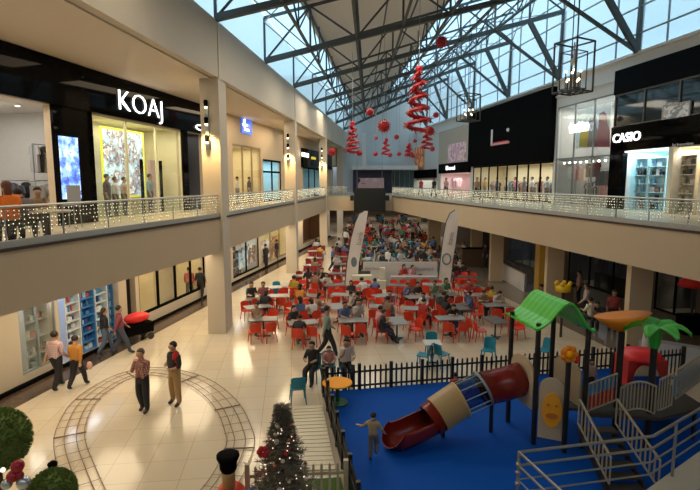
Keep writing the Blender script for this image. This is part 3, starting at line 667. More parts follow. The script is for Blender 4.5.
glazing(7, RW, yR(553), yR(473), ZF, zb_, 8, MATS['black_matt'], 'shop windows with black mullions under the big black front', fr=.12)
for i, (px, c) in enumerate([(485, (.6, .35, .15)), (497, (.2, .2, .22)), (506, (.55, .5, .45)), (515, (.75, .3, .45)), (524, (.15, .15, .18)), (532, (.6, .6, .6)), (540, (.3, .1, .08)), (547, (.5, .55, .6))]):
    y = yR(px, 190); m = person('stand', RW.pts(y, -1.0, ZF), PI/2, c, (.15, .13, .14), '%s mannequin from the left behind the black mullioned windows' % ORD[i], k=1.02); m.name = 'mannequin'; m['category'] = 'mannequin'
rack(RW, yR(490), -2, ZF, 4, 'left behind the black mullioned windows', gar_cols); rack(RW, yR(520), -2, ZF, 4, 'centre behind the black mullioned windows', gar_cols); rack(RW, yR(545), -2, ZF, 3, 'right behind the black mullioned windows', gar_cols)
# glazed double-height shop with glowing sign and poster
glazing(8, RW, yR(612), yR(555), ZF, RB[2][3], 3, steelL, 'double height glazed shop front left of the black watch shop', fr=.08, trans=zR(585, 157))
yb_, zb_ = RW.at(568.5, 127, .15); yc_, zc_ = RW.at(588, 127, .15)
zu = RW.at(578, 121, .15)[1]; zl = RW.at(578, 133, .15)[1]
t = wthing('shop_sign', RW, (yb_+yc_)/2, .05, zl, 'glowing white shop sign before the double height glass', 'sign'); text_on('totto', 'lettering', RW.pt((yb_+yc_)/2, .12, (zu+zl)/2), RW.read, M('glow_sign', (1, 1, 1), .5, emit=2.2), width=abs(yb_-yc_), height=(zu-zl)*.85, parent=t, bold=.015, ext=.04)
t = poster(RW, 578, 611.5, 106, 147, patterned('pale_sky_picture', [(.45, .55, .58), (.6, .66, .68), (.5, .6, .66)], .8, 'NOISE', .5, emit=.15), 'large poster of two people in yellow and dark red behind the upper glass', -.6, name='poster')
def relief(px, py, pts, m, nm, n=-.54):
    y0_, z0_ = RW.at(px, py, n); s = abs(RW.at(px+1, py, n)[0]-y0_); mb = MB(); P_ = [RW.pt(RW.at(a, b, n)[0], n, RW.at(a, b, n)[1]) for a, b in pts]; Q_ = [p + RW.n*.02 for p in P_]; k_ = len(P_)
    mb.add(P_+Q_, [tuple(range(k_)), tuple(range(k_, 2*k_))[::-1]] + [(i, (i+1) % k_, k_+(i+1) % k_, k_+i) for i in range(k_)]); mb.build(nm, m, t, world=True)
relief(590, 125, [(580, 147), (581, 134), (586, 128), (590, 130), (592, 147)], M('poster_yellow', (.5, .38, .05), .5), 'yellow_figure')
relief(590, 125, [(588, 147), (590, 132), (589, 124), (592, 117), (596, 118), (597, 127), (600, 133), (600, 147)], M('poster_grey', (.16, .15, .17), .5), 'grey_figure', -.52)
relief(590, 125, [(596, 147), (599, 130), (600, 122), (600, 114), (605, 111), (608, 115), (608, 123), (611, 130), (611, 147)], M('poster_plum', (.30, .06, .10), .5), 'plum_figure', -.5)
tag(MB().wbox(RW, yR(612), yR(556), zR(585, 159), zR(585, 157), -1.6, -.2).build('shelf', white_lam, world=True), 'long ledge dividing the double height shop front', 'ledge')
for i in range(9):
    y = yR(558) + (yR(611)-yR(558))*(i+.5)/9; t = wthing('spotlight', RW, y, -.25, zR(585, 161.5), '%s lit spotlight from the left under the dividing ledge' % ORD[i], 'spotlight', 'spotlights under the ledge'); MB().ball((0, 0, 0), .07, 8, 5).build('lamp', bulb_c, t); MB().lathe([(.05, .05), (.05, .2)], n=8).build('holder', steelL, t)
rack(RW, yR(570), -.9, ZF, 1.5, 'left in the double height shop', [(.8, .45, .3), (.75, .5, .5), (.8, .8, .8)], h=2.6, face=True, nn=3); rack(RW, yR(582), -1.0, ZF, 1.5, 'centre of the double height shop', [(.85, .6, .5), (.8, .35, .35), (.9, .85, .8)], h=2.5, face=True, nn=3)
rack(RW, yR(593), -1.0, ZF, 1.4, 'right in the double height shop', [(.12, .03, .03), (.2, .12, .1), (.04, .04, .04)], h=2.7, face=True, nn=3); rack(RW, yR(603), -1.0, ZF, 1.2, 'far right in the double height shop', [(.12, .05, .05), (.04, .04, .04)], h=2.2, face=True, nn=3)
rack(RW, yR(586), -2.4, ZF, 4, 'at the back of the double height shop', gar_cols)
# black watch shop
yA, yB_ = yR(745), yR(613)
zcas_t = zR(625, 126.5); zcas_b = zR(650, 149); zw_t = zR(620, 95)
t = board(RW, yA, yB_, zcas_b, zcas_t, 0, .25, black_g, 'black fascia with white lettering over the watch shop')
y0, z0 = RW.at(612, 137.5, .3); y1, z1 = RW.at(639.5, 137.5, .3); zu = RW.at(625, 132.5, .3)[1]; zl = RW.at(625, 142, .3)[1]
text_on('CASIO', 'lettering', RW.pt((y0+y1)/2, .28, (zu+zl)/2), RW.read, M('casio_white', (1, 1, 1), .5, emit=1.6, var=0), width=abs(y0-y1), height=(zu-zl)*.95, parent=t, bold=.012, ext=.03)
y0, z0 = RW.at(671, 145, .3); y1, z1 = RW.at(692, 144, .3)
text_on('by Importime', 'small_lettering', RW.pt((y0+y1)/2, .27, RW.at(682, 144.5, .3)[1]), RW.read, M('grey_letters', (.35, .35, .35), .5, emit=.2), width=abs(y0-y1), height=.17, parent=t, ext=.01)
board(RW, yA, yB_, zw_t, 12.15, 0, .25, M('black_top_cladding', (.004, .005, .007), .5, spec=.04), 'plain black top cladding above the watch shop', 'cladding_board', 'cladding')
tw = thing('window_9', 'dark strip window between the black claddings', 'window', RW.pt((yA+yB_)/2, 0, zcas_t)); tw['kind'] = 'structure'
MB().wbox(RW, yA, yB_, zcas_t+.02, zw_t-.02, .0, .1).build('pane', M('dark_reflecting_glass', (.02, .035, .04), .05), tw, world=True)
fr = MB()
for y in (yB_-.05, yB_-2.2, yB_-4.4, yA): fr.wbox(RW, y-.04, y+.04, zcas_t, zw_t, .1, .16)
fr.wbox(RW, yA, yB_, zcas_t, zcas_t+.07, .1, .16).wbox(RW, yA, yB_, zw_t-.07, zw_t, .1, .16).build('window_frame', M('bronze_dark', (.16, .14, .12), .4, metal=.5), tw, world=True)
poster(RW, 664, 689, 105, 118, patterned('pale_photo', [(.6, .6, .58), (.3, .3, .3), (.75, .75, .74), (.5, .45, .42)], 1.6, 'NOISE', .5, emit=.1), 'small pale photograph in the dark strip window', .14, fm=M('pale_frame2', (.5, .5, .48), .5))
struct(MB().wbox(RW, yR(626.5), yB_, ZF, zcas_b, 0, .25).build('wall_panel_black', black_g, origin=(0, 0, 0)), 'black pier at the left of the watch shop')
t = wthing('strip_light', RW, yR(648), .1, zcas_b-.05, 'thin white strip light over the watch shop entrance', 'light'); MB().wbox(RW, yR(670), yR(627), zcas_b-.1, zcas_b-.02, .05, .2).build('tube', M('strip_glow', (1, 1, 1), .5, emit=1.3), t, world=True)
struct(MB().wbox(RW, yR(676), yR(671), ZF, zcas_b, 0, .2).build('wall_pier_cream', M('cream_lit', (.8, .74, .6), .5), origin=(0, 0, 0)), 'cream pier right of the watch shop entrance')  # pier in its own pale cream
GOODS = MB().box((0, 0, .09), (.2, .12, .18)).build('merchandise_box', cloth((.5, .5, .5))); gb = GOODS.data; bpy.data.objects.remove(GOODS)
GOODS = MB().lathe([(.05, 0), (.06, .02), (.06, .17), (.025, .22), (.025, .26)], n=8).build('bottle', cloth((.5, .5, .5))); gbt = GOODS.data; bpy.data.objects.remove(GOODS)
def shelves(W, y, n, z, width, h, nsh, frame, cols, where, mix=.3, dens=.26, sc=1, light=0):
    base = W.pts(y, n, z); a = math.atan2(W.read.y, W.read.x)
    t = thing('display_shelf', 'display shelf unit %s' % where, 'shelf unit', base, a)
    for s_ in (-1, 1): MB().box((s_*width/2, 0, h/2), (.05, .4, h)).build('side_panel', frame, t)
    MB().box((0, .19, h/2), (width, .03, h)).build('back_panel', frame, t)
    R = Matrix.Rotation(a, 3, 'Z')
    for i in range(nsh+1):
        zz = .05 + (h-.1)*i/nsh; MB().box((0, 0, zz), (width-.05, .38, .04)).build('shelf', frame, t)
        if i == nsh: break
        x = -width/2+.18; cn_ = 0
        while x < width/2-.15:
            if random.random() < .86:
                o = bpy.data.objects.new('merchandise_box', gb) if random.random() > mix else bpy.data.objects.new('bottle', gbt)
                COL.objects.link(o); o.location = base + R @ Vector((x, -.03, zz+.021)); o.rotation_euler = (0, 0, a+random.uniform(-.3, .3))
                q = sc*random.uniform(.8, 1.25); o.scale = (q, q, min(1.5*sc, q*random.uniform(.8, 1.5)))
                o.material_slots[0].link = 'OBJECT'; o.material_slots[0].material = cloth(random.choice(cols))
                nm = 'boxed goods' if 'box' in o.name else 'bottles'; cn_ += 1
                tag(o, '%s, %s shelf up, %s along, unit %s' % (nm[:-1] if nm == 'bottles' else 'box', nth(i), nth(cn_-1), where), 'product', '%s on the shelf unit %s' % (nm, where))
            x += dens*sc*random.uniform(.9, 1.3)
    return t
watchc = [(.5, .75, .85), (.03, .03, .05), (.75, .85, .9), (.15, .3, .5), (.6, .6, .65), (.3, .2, .2)]
pale = M('pale_blue_shelf', (.5, .75, .82), .4)
WS = abs(yR(634)-yR(670))/2*.96
shelves(RW, yR(643), -.7, ZF, WS, 2.7, 6, pale, watchc, 'left in the watch shop entrance')
shelves(RW, yR(661), -.7, ZF, WS, 2.7, 6, pale, watchc, 'right in the watch shop entrance')
shelves(RW, yR(688), -.5, ZF, 1.3, 2.7, 6, M('cream_shelf', (.75, .7, .6), .4), [(.6, .6, .58), (.1, .1, .1), (.4, .35, .3), (.75, .7, .6)], 'at the right edge next to the cream pier')
# shops farther along the right
board(RW, yR(470.5), yR(440), zR(455, 163), 11.6, 0, .2, cream, 'cream upper front beyond the big black front', 'front_panel', 'shop front')
poster(RW, 448, 466, 143, 162, patterned('mauve_picture', [(.55, .3, .35), (.4, .25, .35), (.6, .45, .42), (.3, .2, .3)], 1.2, 'NOISE', .5, emit=.2), 'mauve and pink poster above the farther shop', .2)
t = board(RW, yR(471), yR(441), zR(455, 173), zR(455, 163), 0, .3, black_m, 'small black shop sign with short white word')
y0 = RW.at(446, 167, .3)[0]; y1 = RW.at(455, 167, .3)[0]; text_on('Bosi', 'lettering', RW.pt((y0+y1)/2, .32, zR(451, 168)), RW.read, sign_w, width=abs(y0-y1), height=.42, parent=t, ext=.005)
rack(RW, yR(452), -1.5, ZF, 5, 'in the pink shop', [(.85, .6, .65), (.8, .75, .8), (.5, .2, .35)], h=1.9)
poster(RW, 415, 423, 147, 168, patterned('orange_picture', [(.5, .12, .03), (.3, .05, .02), (.6, .3, .12), (.12, .03, .02)], 1.0, 'NOISE', .5, emit=.2), 'tall orange and red poster at the far right shops', .2)
board(RW, yR(437), yR(413), zR(425, 178), zR(425, 170), 0, .3, black_m, 'dark sign board under the orange poster')
# far end wall: navy shop, glass, white soffit
def farbox(px0, px1, py0, py1, y, th, m, name, label, cat, parent=None):
    a = AT(px0, py1, y); b = AT(px1, py0, y); mb = MB().hexa([(a.x, y, a.z), (a.x, y+th, a.z), (b.x, y+th, a.z), (b.x, y, a.z), (a.x, y, b.z), (a.x, y+th, b.z), (b.x, y+th, b.z), (b.x, y, b.z)])
    return tag(mb.build(name, m, world=True), label, cat)
navy = M('navy_board', (.012, .02, .07), .4)
farbox(353, 392, 169, 193, 65, .6, navy, 'storefront', 'navy blue shop front at the far end behind the hanging screen', 'shop front')
farbox(393, 414, 170, 193, 65.6, .3, M('dim_blue_glass', (.05, .14, .19), .1), 'storefront', 'dim blue glass shop front at the far end', 'shop front')
for i, px in enumerate([394, 399, 404, 409, 413]): farbox(px, px+.7, 170, 193, 65.45, .1, steelL, 'mullion', '%s pale mullion from the left on the far blue glass front' % ORD[i], 'mullion')
farbox(352, 418, 165.5, 169.5, 62, 3.5, white_paint, 'soffit', 'white projecting soffit at the far end over the shops', 'soffit')
farbox(358, 384, 178, 188, 64.8, .1, patterned('pink_white_picture', [(.02, .02, .1), (.5, .35, .38), (.6, .5, .5), (.03, .03, .12)], .35, 'NOISE', .5, emit=.1), 'poster', 'pink and white picture on the navy shop front', 'poster')
farbox(362, 366, 133, 166, 60, .5, white_paint, 'pillar', 'pale round pillar rising at the far end of the atrium', 'pillar')
# goods in ground floor shops on the left
phc = [(.05, .25, .6), (.6, .1, .12), (.75, .78, .82), (.1, .5, .7), (.6, .7, .75), (.1, .3, .5), (.7, .75, .8), (.3, .6, .85), (.03, .08, .3)]
bl = M('white_shelf', (.7, .75, .8), .4)
for i in range(4):
    y = 16.98+.74*i; shelves(LW, y, -.45, 0, .70, 2.7, 8, bl if i % 2 == 0 else M('blue_shelf', (.05, .25, .6), .4), phc, '%s from the left in the bright blue pharmacy' % ORD[i], sc=.75, dens=.2)
t = board(LW, yLg(60, 330), yLg(119, 300), 2.75, 3.3, -.05, .1, patterned('blue_shop_header', [(.05, .2, .6), (.1, .35, .75), (.6, .7, .3), (.3, .6, .85), (.6, .1, .2)], .9, 'NOISE', .4, emit=.35), 'bright blue and multicoloured header over the pharmacy', 'header_board')
shelves(LW, yLg(38, 345), -.5, .1, 1.35, 2.3, 4, M('grey_shelf', (.4, .42, .42), .4), [(.3, .42, .42), (.5, .5, .48), (.15, .2, .2), (.6, .62, .6), (.35, .4, .3), (.5, .2, .15)], 'in the ground floor window at far left', sc=.9)
glazing(10, LW, bays_lg[0][0], bays_lg[0][1], .35, 3.0, 2, steelL, 'ground floor shop window at far left', fr=.06, trans=2.6)
glazing(11, LW, bays_lg[3][0], bays_lg[3][1], .55, 3.4, 4, MATS['black_matt'], 'glowing cream shop window on the ground floor', fr=.12)
tag(MB().wbox(LW, yLg(164, 290), yLg(181, 285), .1, 3.4, -.5, -.3).build('display_board', M('beige_panel', (.6, .5, .35), .5), world=True), 'beige display panel behind the cream ground window', 'display panel')
glazing(12, LW, bays_lg[4][0], bays_lg[4][1], .3, 3.3, 2, MATS['black_matt'], 'ground floor window with picture boards, nearer of two', fr=.1)
glazing(13, LW, bays_lg[5][0], bays_lg[5][1], .3, 3.3, 3, MATS['bronze_frame'], 'ground floor window with picture boards, farther of two', fr=.1)
shelves(LW, yLg(232, 265), -.9, 0, 2.6, 2.4, 4, MATS['shop_white_wall'], gar_cols, 'near the nearer picture board window', sc=1.6)
for i, (px, a_, b_) in enumerate([(243, 247, 268), (253, 243, 262), (265, 240, 262), (275, 236, 256)]):
    poster(LW, px-5, px+4, a_, b_, patterned('people_picture_%d' % i, [[(.1, .1, .12), (.35, .5, .6), (.7, .7, .7), (.4, .25, .2)], [(.6, .65, .6), (.15, .1, .08), (.5, .4, .35), (.2, .3, .35)], [(.7, .68, .65), (.5, .42, .38), (.2, .15, .15), (.75, .7, .6)], [(.5, .3, .12), (.25, .12, .06), (.65, .5, .3), (.1, .08, .06)]][i], 1.1, 'NOISE', .5, emit=.25), '%s picture board from the left in the ground windows beyond the first column' % ORD[i], -.3)
# ground right
for i, (px, c) in enumerate([(590, (.03, .08, .2)), (597, (.5, .4, .3)), (605, (.1, .25, .4)), (612, (.6, .6, .6)), (619, (.04, .04, .05)), (624, (.3, .3, .32))]):
    y = yRg(px, 275); m = person('stand', RW.pts(y, -.8, .9), PI/2, c, (.05, .05, .08), '%s mannequin from the left in the dark ground window' % ORD[i], k=1); m.name = 'mannequin'; m['category'] = 'mannequin'
    tag(MB().wbox(RW, y-.3, y+.3, 0, .9, -1.1, -.5).build('plinth', black_m, world=True), 'dark plinth under the %s mannequin in the dark ground window' % ORD[i], 'plinth', 'dark plinths')
glazing(14, RW, bays_rg[1][0], bays_rg[1][1], .06, 3.3, 3, MATS['black_matt'], 'dark shop window on the right ground floor', fr=.08)
glazing(15, RW, bays_rg[0][0], bays_rg[0][1], .06, 2.7, 2, MATS['black_matt'], 'dark shop window at the right edge on the ground floor', fr=.08)
glazing(16, RW, bays_rg[2][0], bays_rg[2][1], .06, 3.0, 5, MATS['bronze_dark'], 'dark bluish shop shutter window on the right ground floor', fr=.08)
# ================================================================== GLASS RAILS WITH STRING LIGHTS
def guard(pts, side, k, label):
    (x0, y0), (x1, y1) = pts; a = Vector((x0, y0, ZF+.2)); b = Vector((x1, y1, ZF+.2)); L = (b-a).length; d = (b-a)/L; n = Vector((d.y, -d.x, 0)) * (-.06 if side > 0 else -.06)
    t = thing('glass_railing', label, 'railing', a, group='glass gallery railings'); a2 = a + n; b2 = b + n
    np_ = max(1, round(L/1.6))
    for i in range(np_+1):
        p = a2.lerp(b2, i/np_); MB().bar(p, p+Vector((0, 0, .70)), .022, square=True).build('post', steelL, t, world=True)
    for i in range(np_):
        p, q = a2.lerp(b2, (i+.04)/np_), a2.lerp(b2, (i+.96)/np_); u = Vector((0, 0, .66)); w_ = n.normalized()*.006
        MB().hexa([p-w_, q-w_, q+w_, p+w_, p-w_+u, q-w_+u, q+w_+u, p+w_+u]).build('glass_panel', glass, t, world=True)
    MB().bar(a2+Vector((0, 0, .73)), b2+Vector((0, 0, .73)), .03, 8).build('handrail', metal, t, world=True)
    mb = MB(); w2 = MB(); step = .13; m_ = int(L/step)
    for i in range(m_):
        p = a.lerp(b, (i+.5)/m_) + n*.3; ln = random.choice([3, 4, 5, 6, 7]); top = .66
        for j in range(ln):
            c = p + Vector((random.uniform(-.02, .02), random.uniform(-.02, .02), top - j*.10 - random.uniform(0, .03))); r = .013 if y0 < 20 else .017
            mb.add([c+Vector(q) for q in ((r, 0, 0), (-r, 0, 0), (0, r, 0), (0, -r, 0), (0, 0, r*1.3), (0, 0, -r*1.3))], [(0, 2, 4), (2, 1, 4), (1, 3, 4), (3, 0, 4), (2, 0, 5), (1, 2, 5), (3, 1, 5), (0, 3, 5)])
        w2.bar(p+Vector((0, 0, .68)), p+Vector((0, 0, .68-ln*.1)), .004, 3)
    w2.bar(a+n*.3+Vector((0, 0, .68)), b+n*.3+Vector((0, 0, .68)), .006, 4)
    sl = thing('string_lights', 'icicle string lights on the ' + label.replace('glass railing with string lights ', 'railing '), 'string lights', a)
    mb.build('bulbs', MATS['bulb_string'], sl, world=True)['kind'] = 'stuff'; w2.build('wire', M('dark_wire', (.03, .05, .03), .6), sl, world=True)
M('bulb_string', (1, .86, .62), .5, emit=1.1, var=.1)
guard((FL[0], FL[1]), 1, 0, 'glass railing with string lights nearest on the left gallery')
guard((FL[1], FL[2]), 1, 1, 'glass railing with string lights up to the first left column')
guard(((XFL(21.7), 21.7), (XFL(34.4), 34.4)), 1, 2, 'glass railing with string lights between the first and second left columns')
guard(((XFL(35.8), 35.8), (XFL(48.5), 48.5)), 1, 3, 'glass railing with string lights beyond the second left column')
guard(((XFL(50), 50), (-.3, 50)), 1, 3, 'glass railing with string lights left of the hanging screen')
guard(((XFR(50), 50), (XFR(34), 34)), 1, 4, 'glass railing with string lights at the far right gallery')
guard(((XFR(34), 34), (XFR(18), 18)), 1, 5, 'glass railing with string lights at the middle of the right gallery')
guard(((XFR(18), 18), (XFR(4), 4)), 1, 6, 'glass railing with string lights nearest on the right gallery')
# column uplights
for i, y in enumerate(LCOL[:3]):
    x = XB(y) - .5
    t = thing('wall_lamp', 'bracket of three small spotlights on the %s left column' % ORD[i], 'wall lamp', (x+.05, y-.16, 7.6)); MB().box((0, .1, .9), (.12, .08, 1.9)).build('mount', steelL, t)
    for j, dz in enumerate((.25, .95, 1.6)):
        s_ = MB().lathe([(.07, 0), (.09, .22), (.04, .26)], c=(0, -.02, dz), n=10).build('spotlight', MATS['black_matt'], t); MB().ball((0, -.02, dz-.02), .06, 8, 5).build('lamp', bulb_w, s_)
    l = bpy.data.lights.new('column_spot', 'SPOT'); l.energy = 420; l.color = (1, .66, .26); l.spot_size = 1.5; l.spot_blend = .8; l.shadow_soft_size = .08
    o = bpy.data.objects.new('column_spot', l); o.location = (x+.05, y-.5, 8.5); o.rotation_euler = (math.radians(14), 0, 0); COL.objects.link(o)
# ================================================================== FOOD COURT FURNITURE
def chair_proto(mat, cat_label, detailed=True, name='plastic_chair'):
    t = thing(name, cat_label, 'chair')
    seat = MB(); n = 6
    for i in range(n):
        y0, y1 = -.2+.42*i/n, -.2+.42*(i+1)/n
        z0, z1 = .44+.012*math.cos(i/n*PI*2), .44+.012*math.cos((i+1)/n*PI*2)
        seat.hexa([(-.21, y0, z0-.02), (.21, y0, z0-.02), (.21, y1, z1-.02), (-.21, y1, z1-.02), (-.21, y0, z0+.01), (.21, y0, z0+.01), (.21, y1, z1+.01), (-.21, y1, z1+.01)])
    back = MB()
    for i in range(6):
        x0, x1 = -.21+.42*i/6, -.21+.42*(i+1)/6; c0 = -.04*(1-abs(x0)/.21)**1*0; f0, f1 = .05*(x0/.21)**2, .05*(x1/.21)**2
        h0, h1 = .84-.05*(x0/.21)**4, .84-.05*(x1/.21)**4
        back.hexa([(x0, -.21+f0, .47), (x1, -.21+f1, .47), (x1, -.19+f1, .47), (x0, -.19+f0, .47), (x0, -.27+f0, h0), (x1, -.27+f1, h1), (x1, -.25+f1, h1), (x0, -.25+f0, h0)])
    if not detailed:
        for sx in (-1, 1):
            for sy in (-1, 1): seat.bar((sx*.18, sy*.17, .44), (sx*.22, sy*.22, 0), .022, 4, .016)
        seat.add(back.v, back.f); me = seat.build(name, mat); bpy.data.objects.remove(t); return tag(me, cat_label, 'chair')
    seat.build('seat', mat, t); back.build('backrest', mat, t)
    for sx in (-1, 1):
        for sy in (-1, 1): MB().bar((sx*.18, sy*.17, .44), (sx*.22, sy*.22 - (.02 if sy < 0 else 0), 0), .024, 6, .016).build('leg', mat, t)
    return remember(t)
def table_proto(top, label, w=1.15, d=.7, name='dining_table', rnd=False):
    t = thing(name, label, 'table')
    if rnd: MB().lathe([(w/2-.02, .71), (w/2, .72), (w/2, .74), (w/2-.02, .75)], n=24).build('tabletop', top, t)
    else: MB().box((0, 0, .735), (w, d, .03)).build('tabletop', top, t)
    MB().bar((0, 0, .03), (0, 0, .72), .035, 8).build('pedestal', base_m, t); MB().box((0, 0, .02), (w*.5, .06, .04)).box((0, 0, .02), (.06, d*.7, .04)).build('foot', base_m, t)
    return remember(t)
C_RED = chair_proto(red_p, 'x'); C_TEAL = chair_proto(teal_p, 'x'); C_RED2 = chair_proto(red_p, 'x', False); C_TEAL2 = chair_proto(teal_p, 'x', False); C_WINE = chair_proto(M('dark_red_plastic', (.28, .015, .02), .45), 'x', False)
C_BLK = chair_proto(M('black_plastic', (.02, .02, .02), .5), 'x', False)
T_G = table_proto(grey_top, 'x'); T_D = table_proto(M('dark_laminate', (.12, .12, .12), .3), 'x'); T_W = table_proto(white_lam, 'x')
def place(proto, p, rz, label, group=None):
    o = copy_tree(proto); o.location = p; o.rotation_euler = (0, 0, rz); o['label'] = label; o['category'] = 'table' if 'table' in o.name else 'chair'
    if group: o['group'] = group
    return o
def put_tagged(proto, p, rz, label, cat, group=None):
    o = copy_tree(proto); o.location = p; o.rotation_euler = (0, 0, rz); tag(o, label, cat, group); return o
COLN = {(.03, .03, .035): 'black', (.5, .5, .5): 'grey', (.65, .63, .6): 'pale', (.1, .15, .3): 'navy', (.45, .05, .05): 'red', (.55, .4, .05): 'mustard', (.3, .1, .12): 'maroon', (.12, .25, .15): 'green', (.7, .3, .05): 'orange', (.3, .2, .14): 'brown', (.1, .35, .5): 'blue', (.7, .35, .4): 'pink'}
TOPS = list(COLN); WTS = [14, 4, 3, 5, 1.5, 1, 2, .7, .8, 3, 1, 1]
rnd = random.Random(5)
def seated(p, rz, where, sides=('near',)):
    c = rnd.choices(TOPS, WTS)[0]; ps = rnd.choice(['sit', 'sit2', 'sit3', 'sit'])
    lg = rnd.random() < .4
    return person(ps, p, rz, c, rnd.choice([(.03, .03, .05), (.08, .1, .2), (.2, .18, .15)]), 'person in %s sitting %s' % (COLN[c], where), skin=rnd.randint(0, 1), long=lg, k=rnd.uniform(.93, 1.04))
def cluster(p, rz, table, chair, tname, occ, group, cname='red plastic', missing=0.0, spread=.66):
    put_tagged(table, (p[0], p[1], 0), rz, tname if 'dark table' in tname or 'pale table' in tname else 'rectangular dining table, ' + tname, 'table', group + ' tables')
    R = Matrix.Rotation(rz, 3, 'Z'); used = []
    for sx in (-.29, .29):
        for sy in (-1, 1):
            if rnd.random() < missing: continue
            j = rnd.uniform(-.06, .22); v = R @ Vector((sx, sy*(spread+j), 0)); a = rz + (0 if sy < 0 else PI) + rnd.uniform(-.5, .5)
            side = ('near' if v.y < 0 else 'far') + ' ' + ('left' if v.x < 0 else 'right')
            if side in used: side = [s_ for s_ in ('near left', 'near right', 'far left', 'far right') if s_ not in used][0]
            used.append(side); q = (p[0]+v.x, p[1]+v.y, 0)
            put_tagged(chair, q, a, '%s chair, %s side of the %s' % (cname, side, tname), 'chair', group + ' chairs')
            if rnd.random() < occ:
                seated(q, a, '%s at the %s' % (side, tname))
rows = [(19.9, -3.6, 5.9, 6, C_RED, .45), (22.1, -3.9, 6.4, 7, C_RED, .42), (24.4, -3.6, 6.6, 7, C_RED, .35), (26.8, -2.9, 6.6, 6, C_RED, .2), (29.2, 3.6, 6.8, 2, C_RED2, .3)]
rown = ['front row of the red food court', 'second row of the red food court', 'third row of the red food court', 'fourth row of the red food court', 'fifth row of the red food court']
for ri, (y, x0, x1, n, ch, occ) in enumerate(rows):
    for i in range(n):
        x = x0 + (x1-x0)*i/(n-1) + rnd.uniform(-.25, .25); yy = y + rnd.uniform(-.35, .35)
        cluster((x, yy), rnd.choice([.25, -.3, .5, -.15, PI/2+.2, .1]), rnd.choice([T_G, T_G, T_D]), ch, '%s table of the %s row' % (ORD[i], ORD[ri]), occ, rown[ri])
# beyond: left red block, right block, teal block behind the kiosk, far hall
blocks = [('dark red block beside the second left column', -2.6, -.5, 30, 44, 2, 5, C_WINE, T_D, .25, 'dark red'), ('red block left of the kiosk', -2.6, -1.0, 26.9, 29.2, 1, 1, C_RED2, T_G, .2, 'red plastic'),
          ('mixed block right of the kiosk', 4.6, 6.8, 32, 44, 2, 4, C_WINE, T_W, .7, 'dark red'),
          ('teal block behind the kiosk', .9, 6.0, 35.5, 47, 4, 4, C_TEAL2, T_G, .8, 'teal plastic'),
          ('red block under the far gallery', 0, 7.0, 51, 62, 4, 3, C_RED2, T_D, .85, 'red plastic'),
          ('teal block deep in the food hall', 1, 12, 66, 80, 4, 2, C_TEAL2, T_W, .8, 'teal plastic')]
for nm, x0, x1, y0, y1, nx, ny, ch, tb, occ, cn in blocks:
    bt = {'dark red block beside the second left column': 'left dark', 'red block left of the kiosk': 'kiosk', 'mixed block right of the kiosk': 'right dark', 'teal block behind the kiosk': 'nearer teal', 'red block under the far gallery': 'far red', 'teal block deep in the food hall': 'deepest teal'}[nm]
    for j in range(ny):
        for i in range(nx):
            x = x0 + (x1-x0)*(i/(nx-1) if nx > 1 else .5) + rnd.uniform(-.25, .25); y = y0 + (y1-y0)*(j/(ny-1) if ny > 1 else .5) + rnd.uniform(-.4, .4)
            cluster((x, y), rnd.uniform(-.2, .2), tb, ch, '%s table of the %s %s row' % (ORD[i], ORD[j], bt), occ, nm, cn, .1)
# odd tables near the first column and playground
cluster((-4.4, 23.6), .2, T_D, C_BLK, 'dark table beside the first left column', .8, 'dark tables by the first column', 'black', .3)
cluster((-4.2, 26.3), .1, T_G, C_TEAL2, 'pale table in the left aisle', .1, 'aisle', 'teal', .4)
# blue chairs around the play area
G1 = [((298, 402), .2, 'blue plastic chair alone beside the black fence, below the seated trio'), ((313, 381), PI-.3, 'blue plastic chair of the trio, leftmost'), ((329, 378), PI+.1, 'blue plastic chair of the trio, middle'), ((346, 381), PI+.2, 'blue plastic chair of the trio, rightmost'),
      ((424, 367), 1.2, 'blue plastic chair left of the small white table by the fence'), ((441, 366), -1.0, 'blue plastic chair right of the small white table by the fence'), ((432, 356), PI, 'blue plastic chair behind the small white table by the fence'), ((488, 362), 2.6, 'blue plastic chair alone beyond the fence near the slide'), ((543, 362), 2.0, 'blue plastic chair seen under the green roof')]
for (px, py), rz, lab in G1: put_tagged(C_TEAL, G(px, py), rz, lab, 'chair')
o = table_proto(white_lam, 'small white table between blue chairs beyond the black fence', .6, .6); o.location = G(432, 363)
# remove prototypes
for pr in (C_RED, C_TEAL, C_RED2, C_TEAL2, C_WINE, C_BLK, T_G, T_D, T_W):
    for ch in KIDS.get(pr.name, []): bpy.data.objects.remove(ch)
    bpy.data.objects.remove(pr)
# ------------------------------------------------------------------ bank kiosk and feather flags
def panel_wall(name, px0, px1, py_t, py_b, th, m, label, cat, lab2=None):
    a = G(px0, py_b); b = G(px1, py_b); d = a.y; top = AT(px0, py_t, d).z
    t = thing(name, label, cat, ((a.x+b.x)/2, d+th/2, 0)); MB().box(((a.x+b.x)/2, d+th/2, top/2), (b.x-a.x, th, top)).build('panel', m, t, world=True); return t, a, b, d, top
pw = M('kiosk_white', (.66, .63, .62), .4); pg = M('kiosk_grey', (.38, .37, .37), .5)
t, a, b, d, top = panel_wall('kiosk_wall', 400, 437, 262, 286, .12, pw, 'white kiosk panel with faint grey lettering, right half', 'kiosk panel')
text_on('Bank Business', 'lettering', (AT(418, 268.5, d).x, d-.02, AT(418, 268.5, d).z), (1, 0, 0), M('kiosk_letters', (.33, .30, .36), .5), width=AT(434, 268, d).x-AT(403, 268, d).x, parent=t, ext=.008)
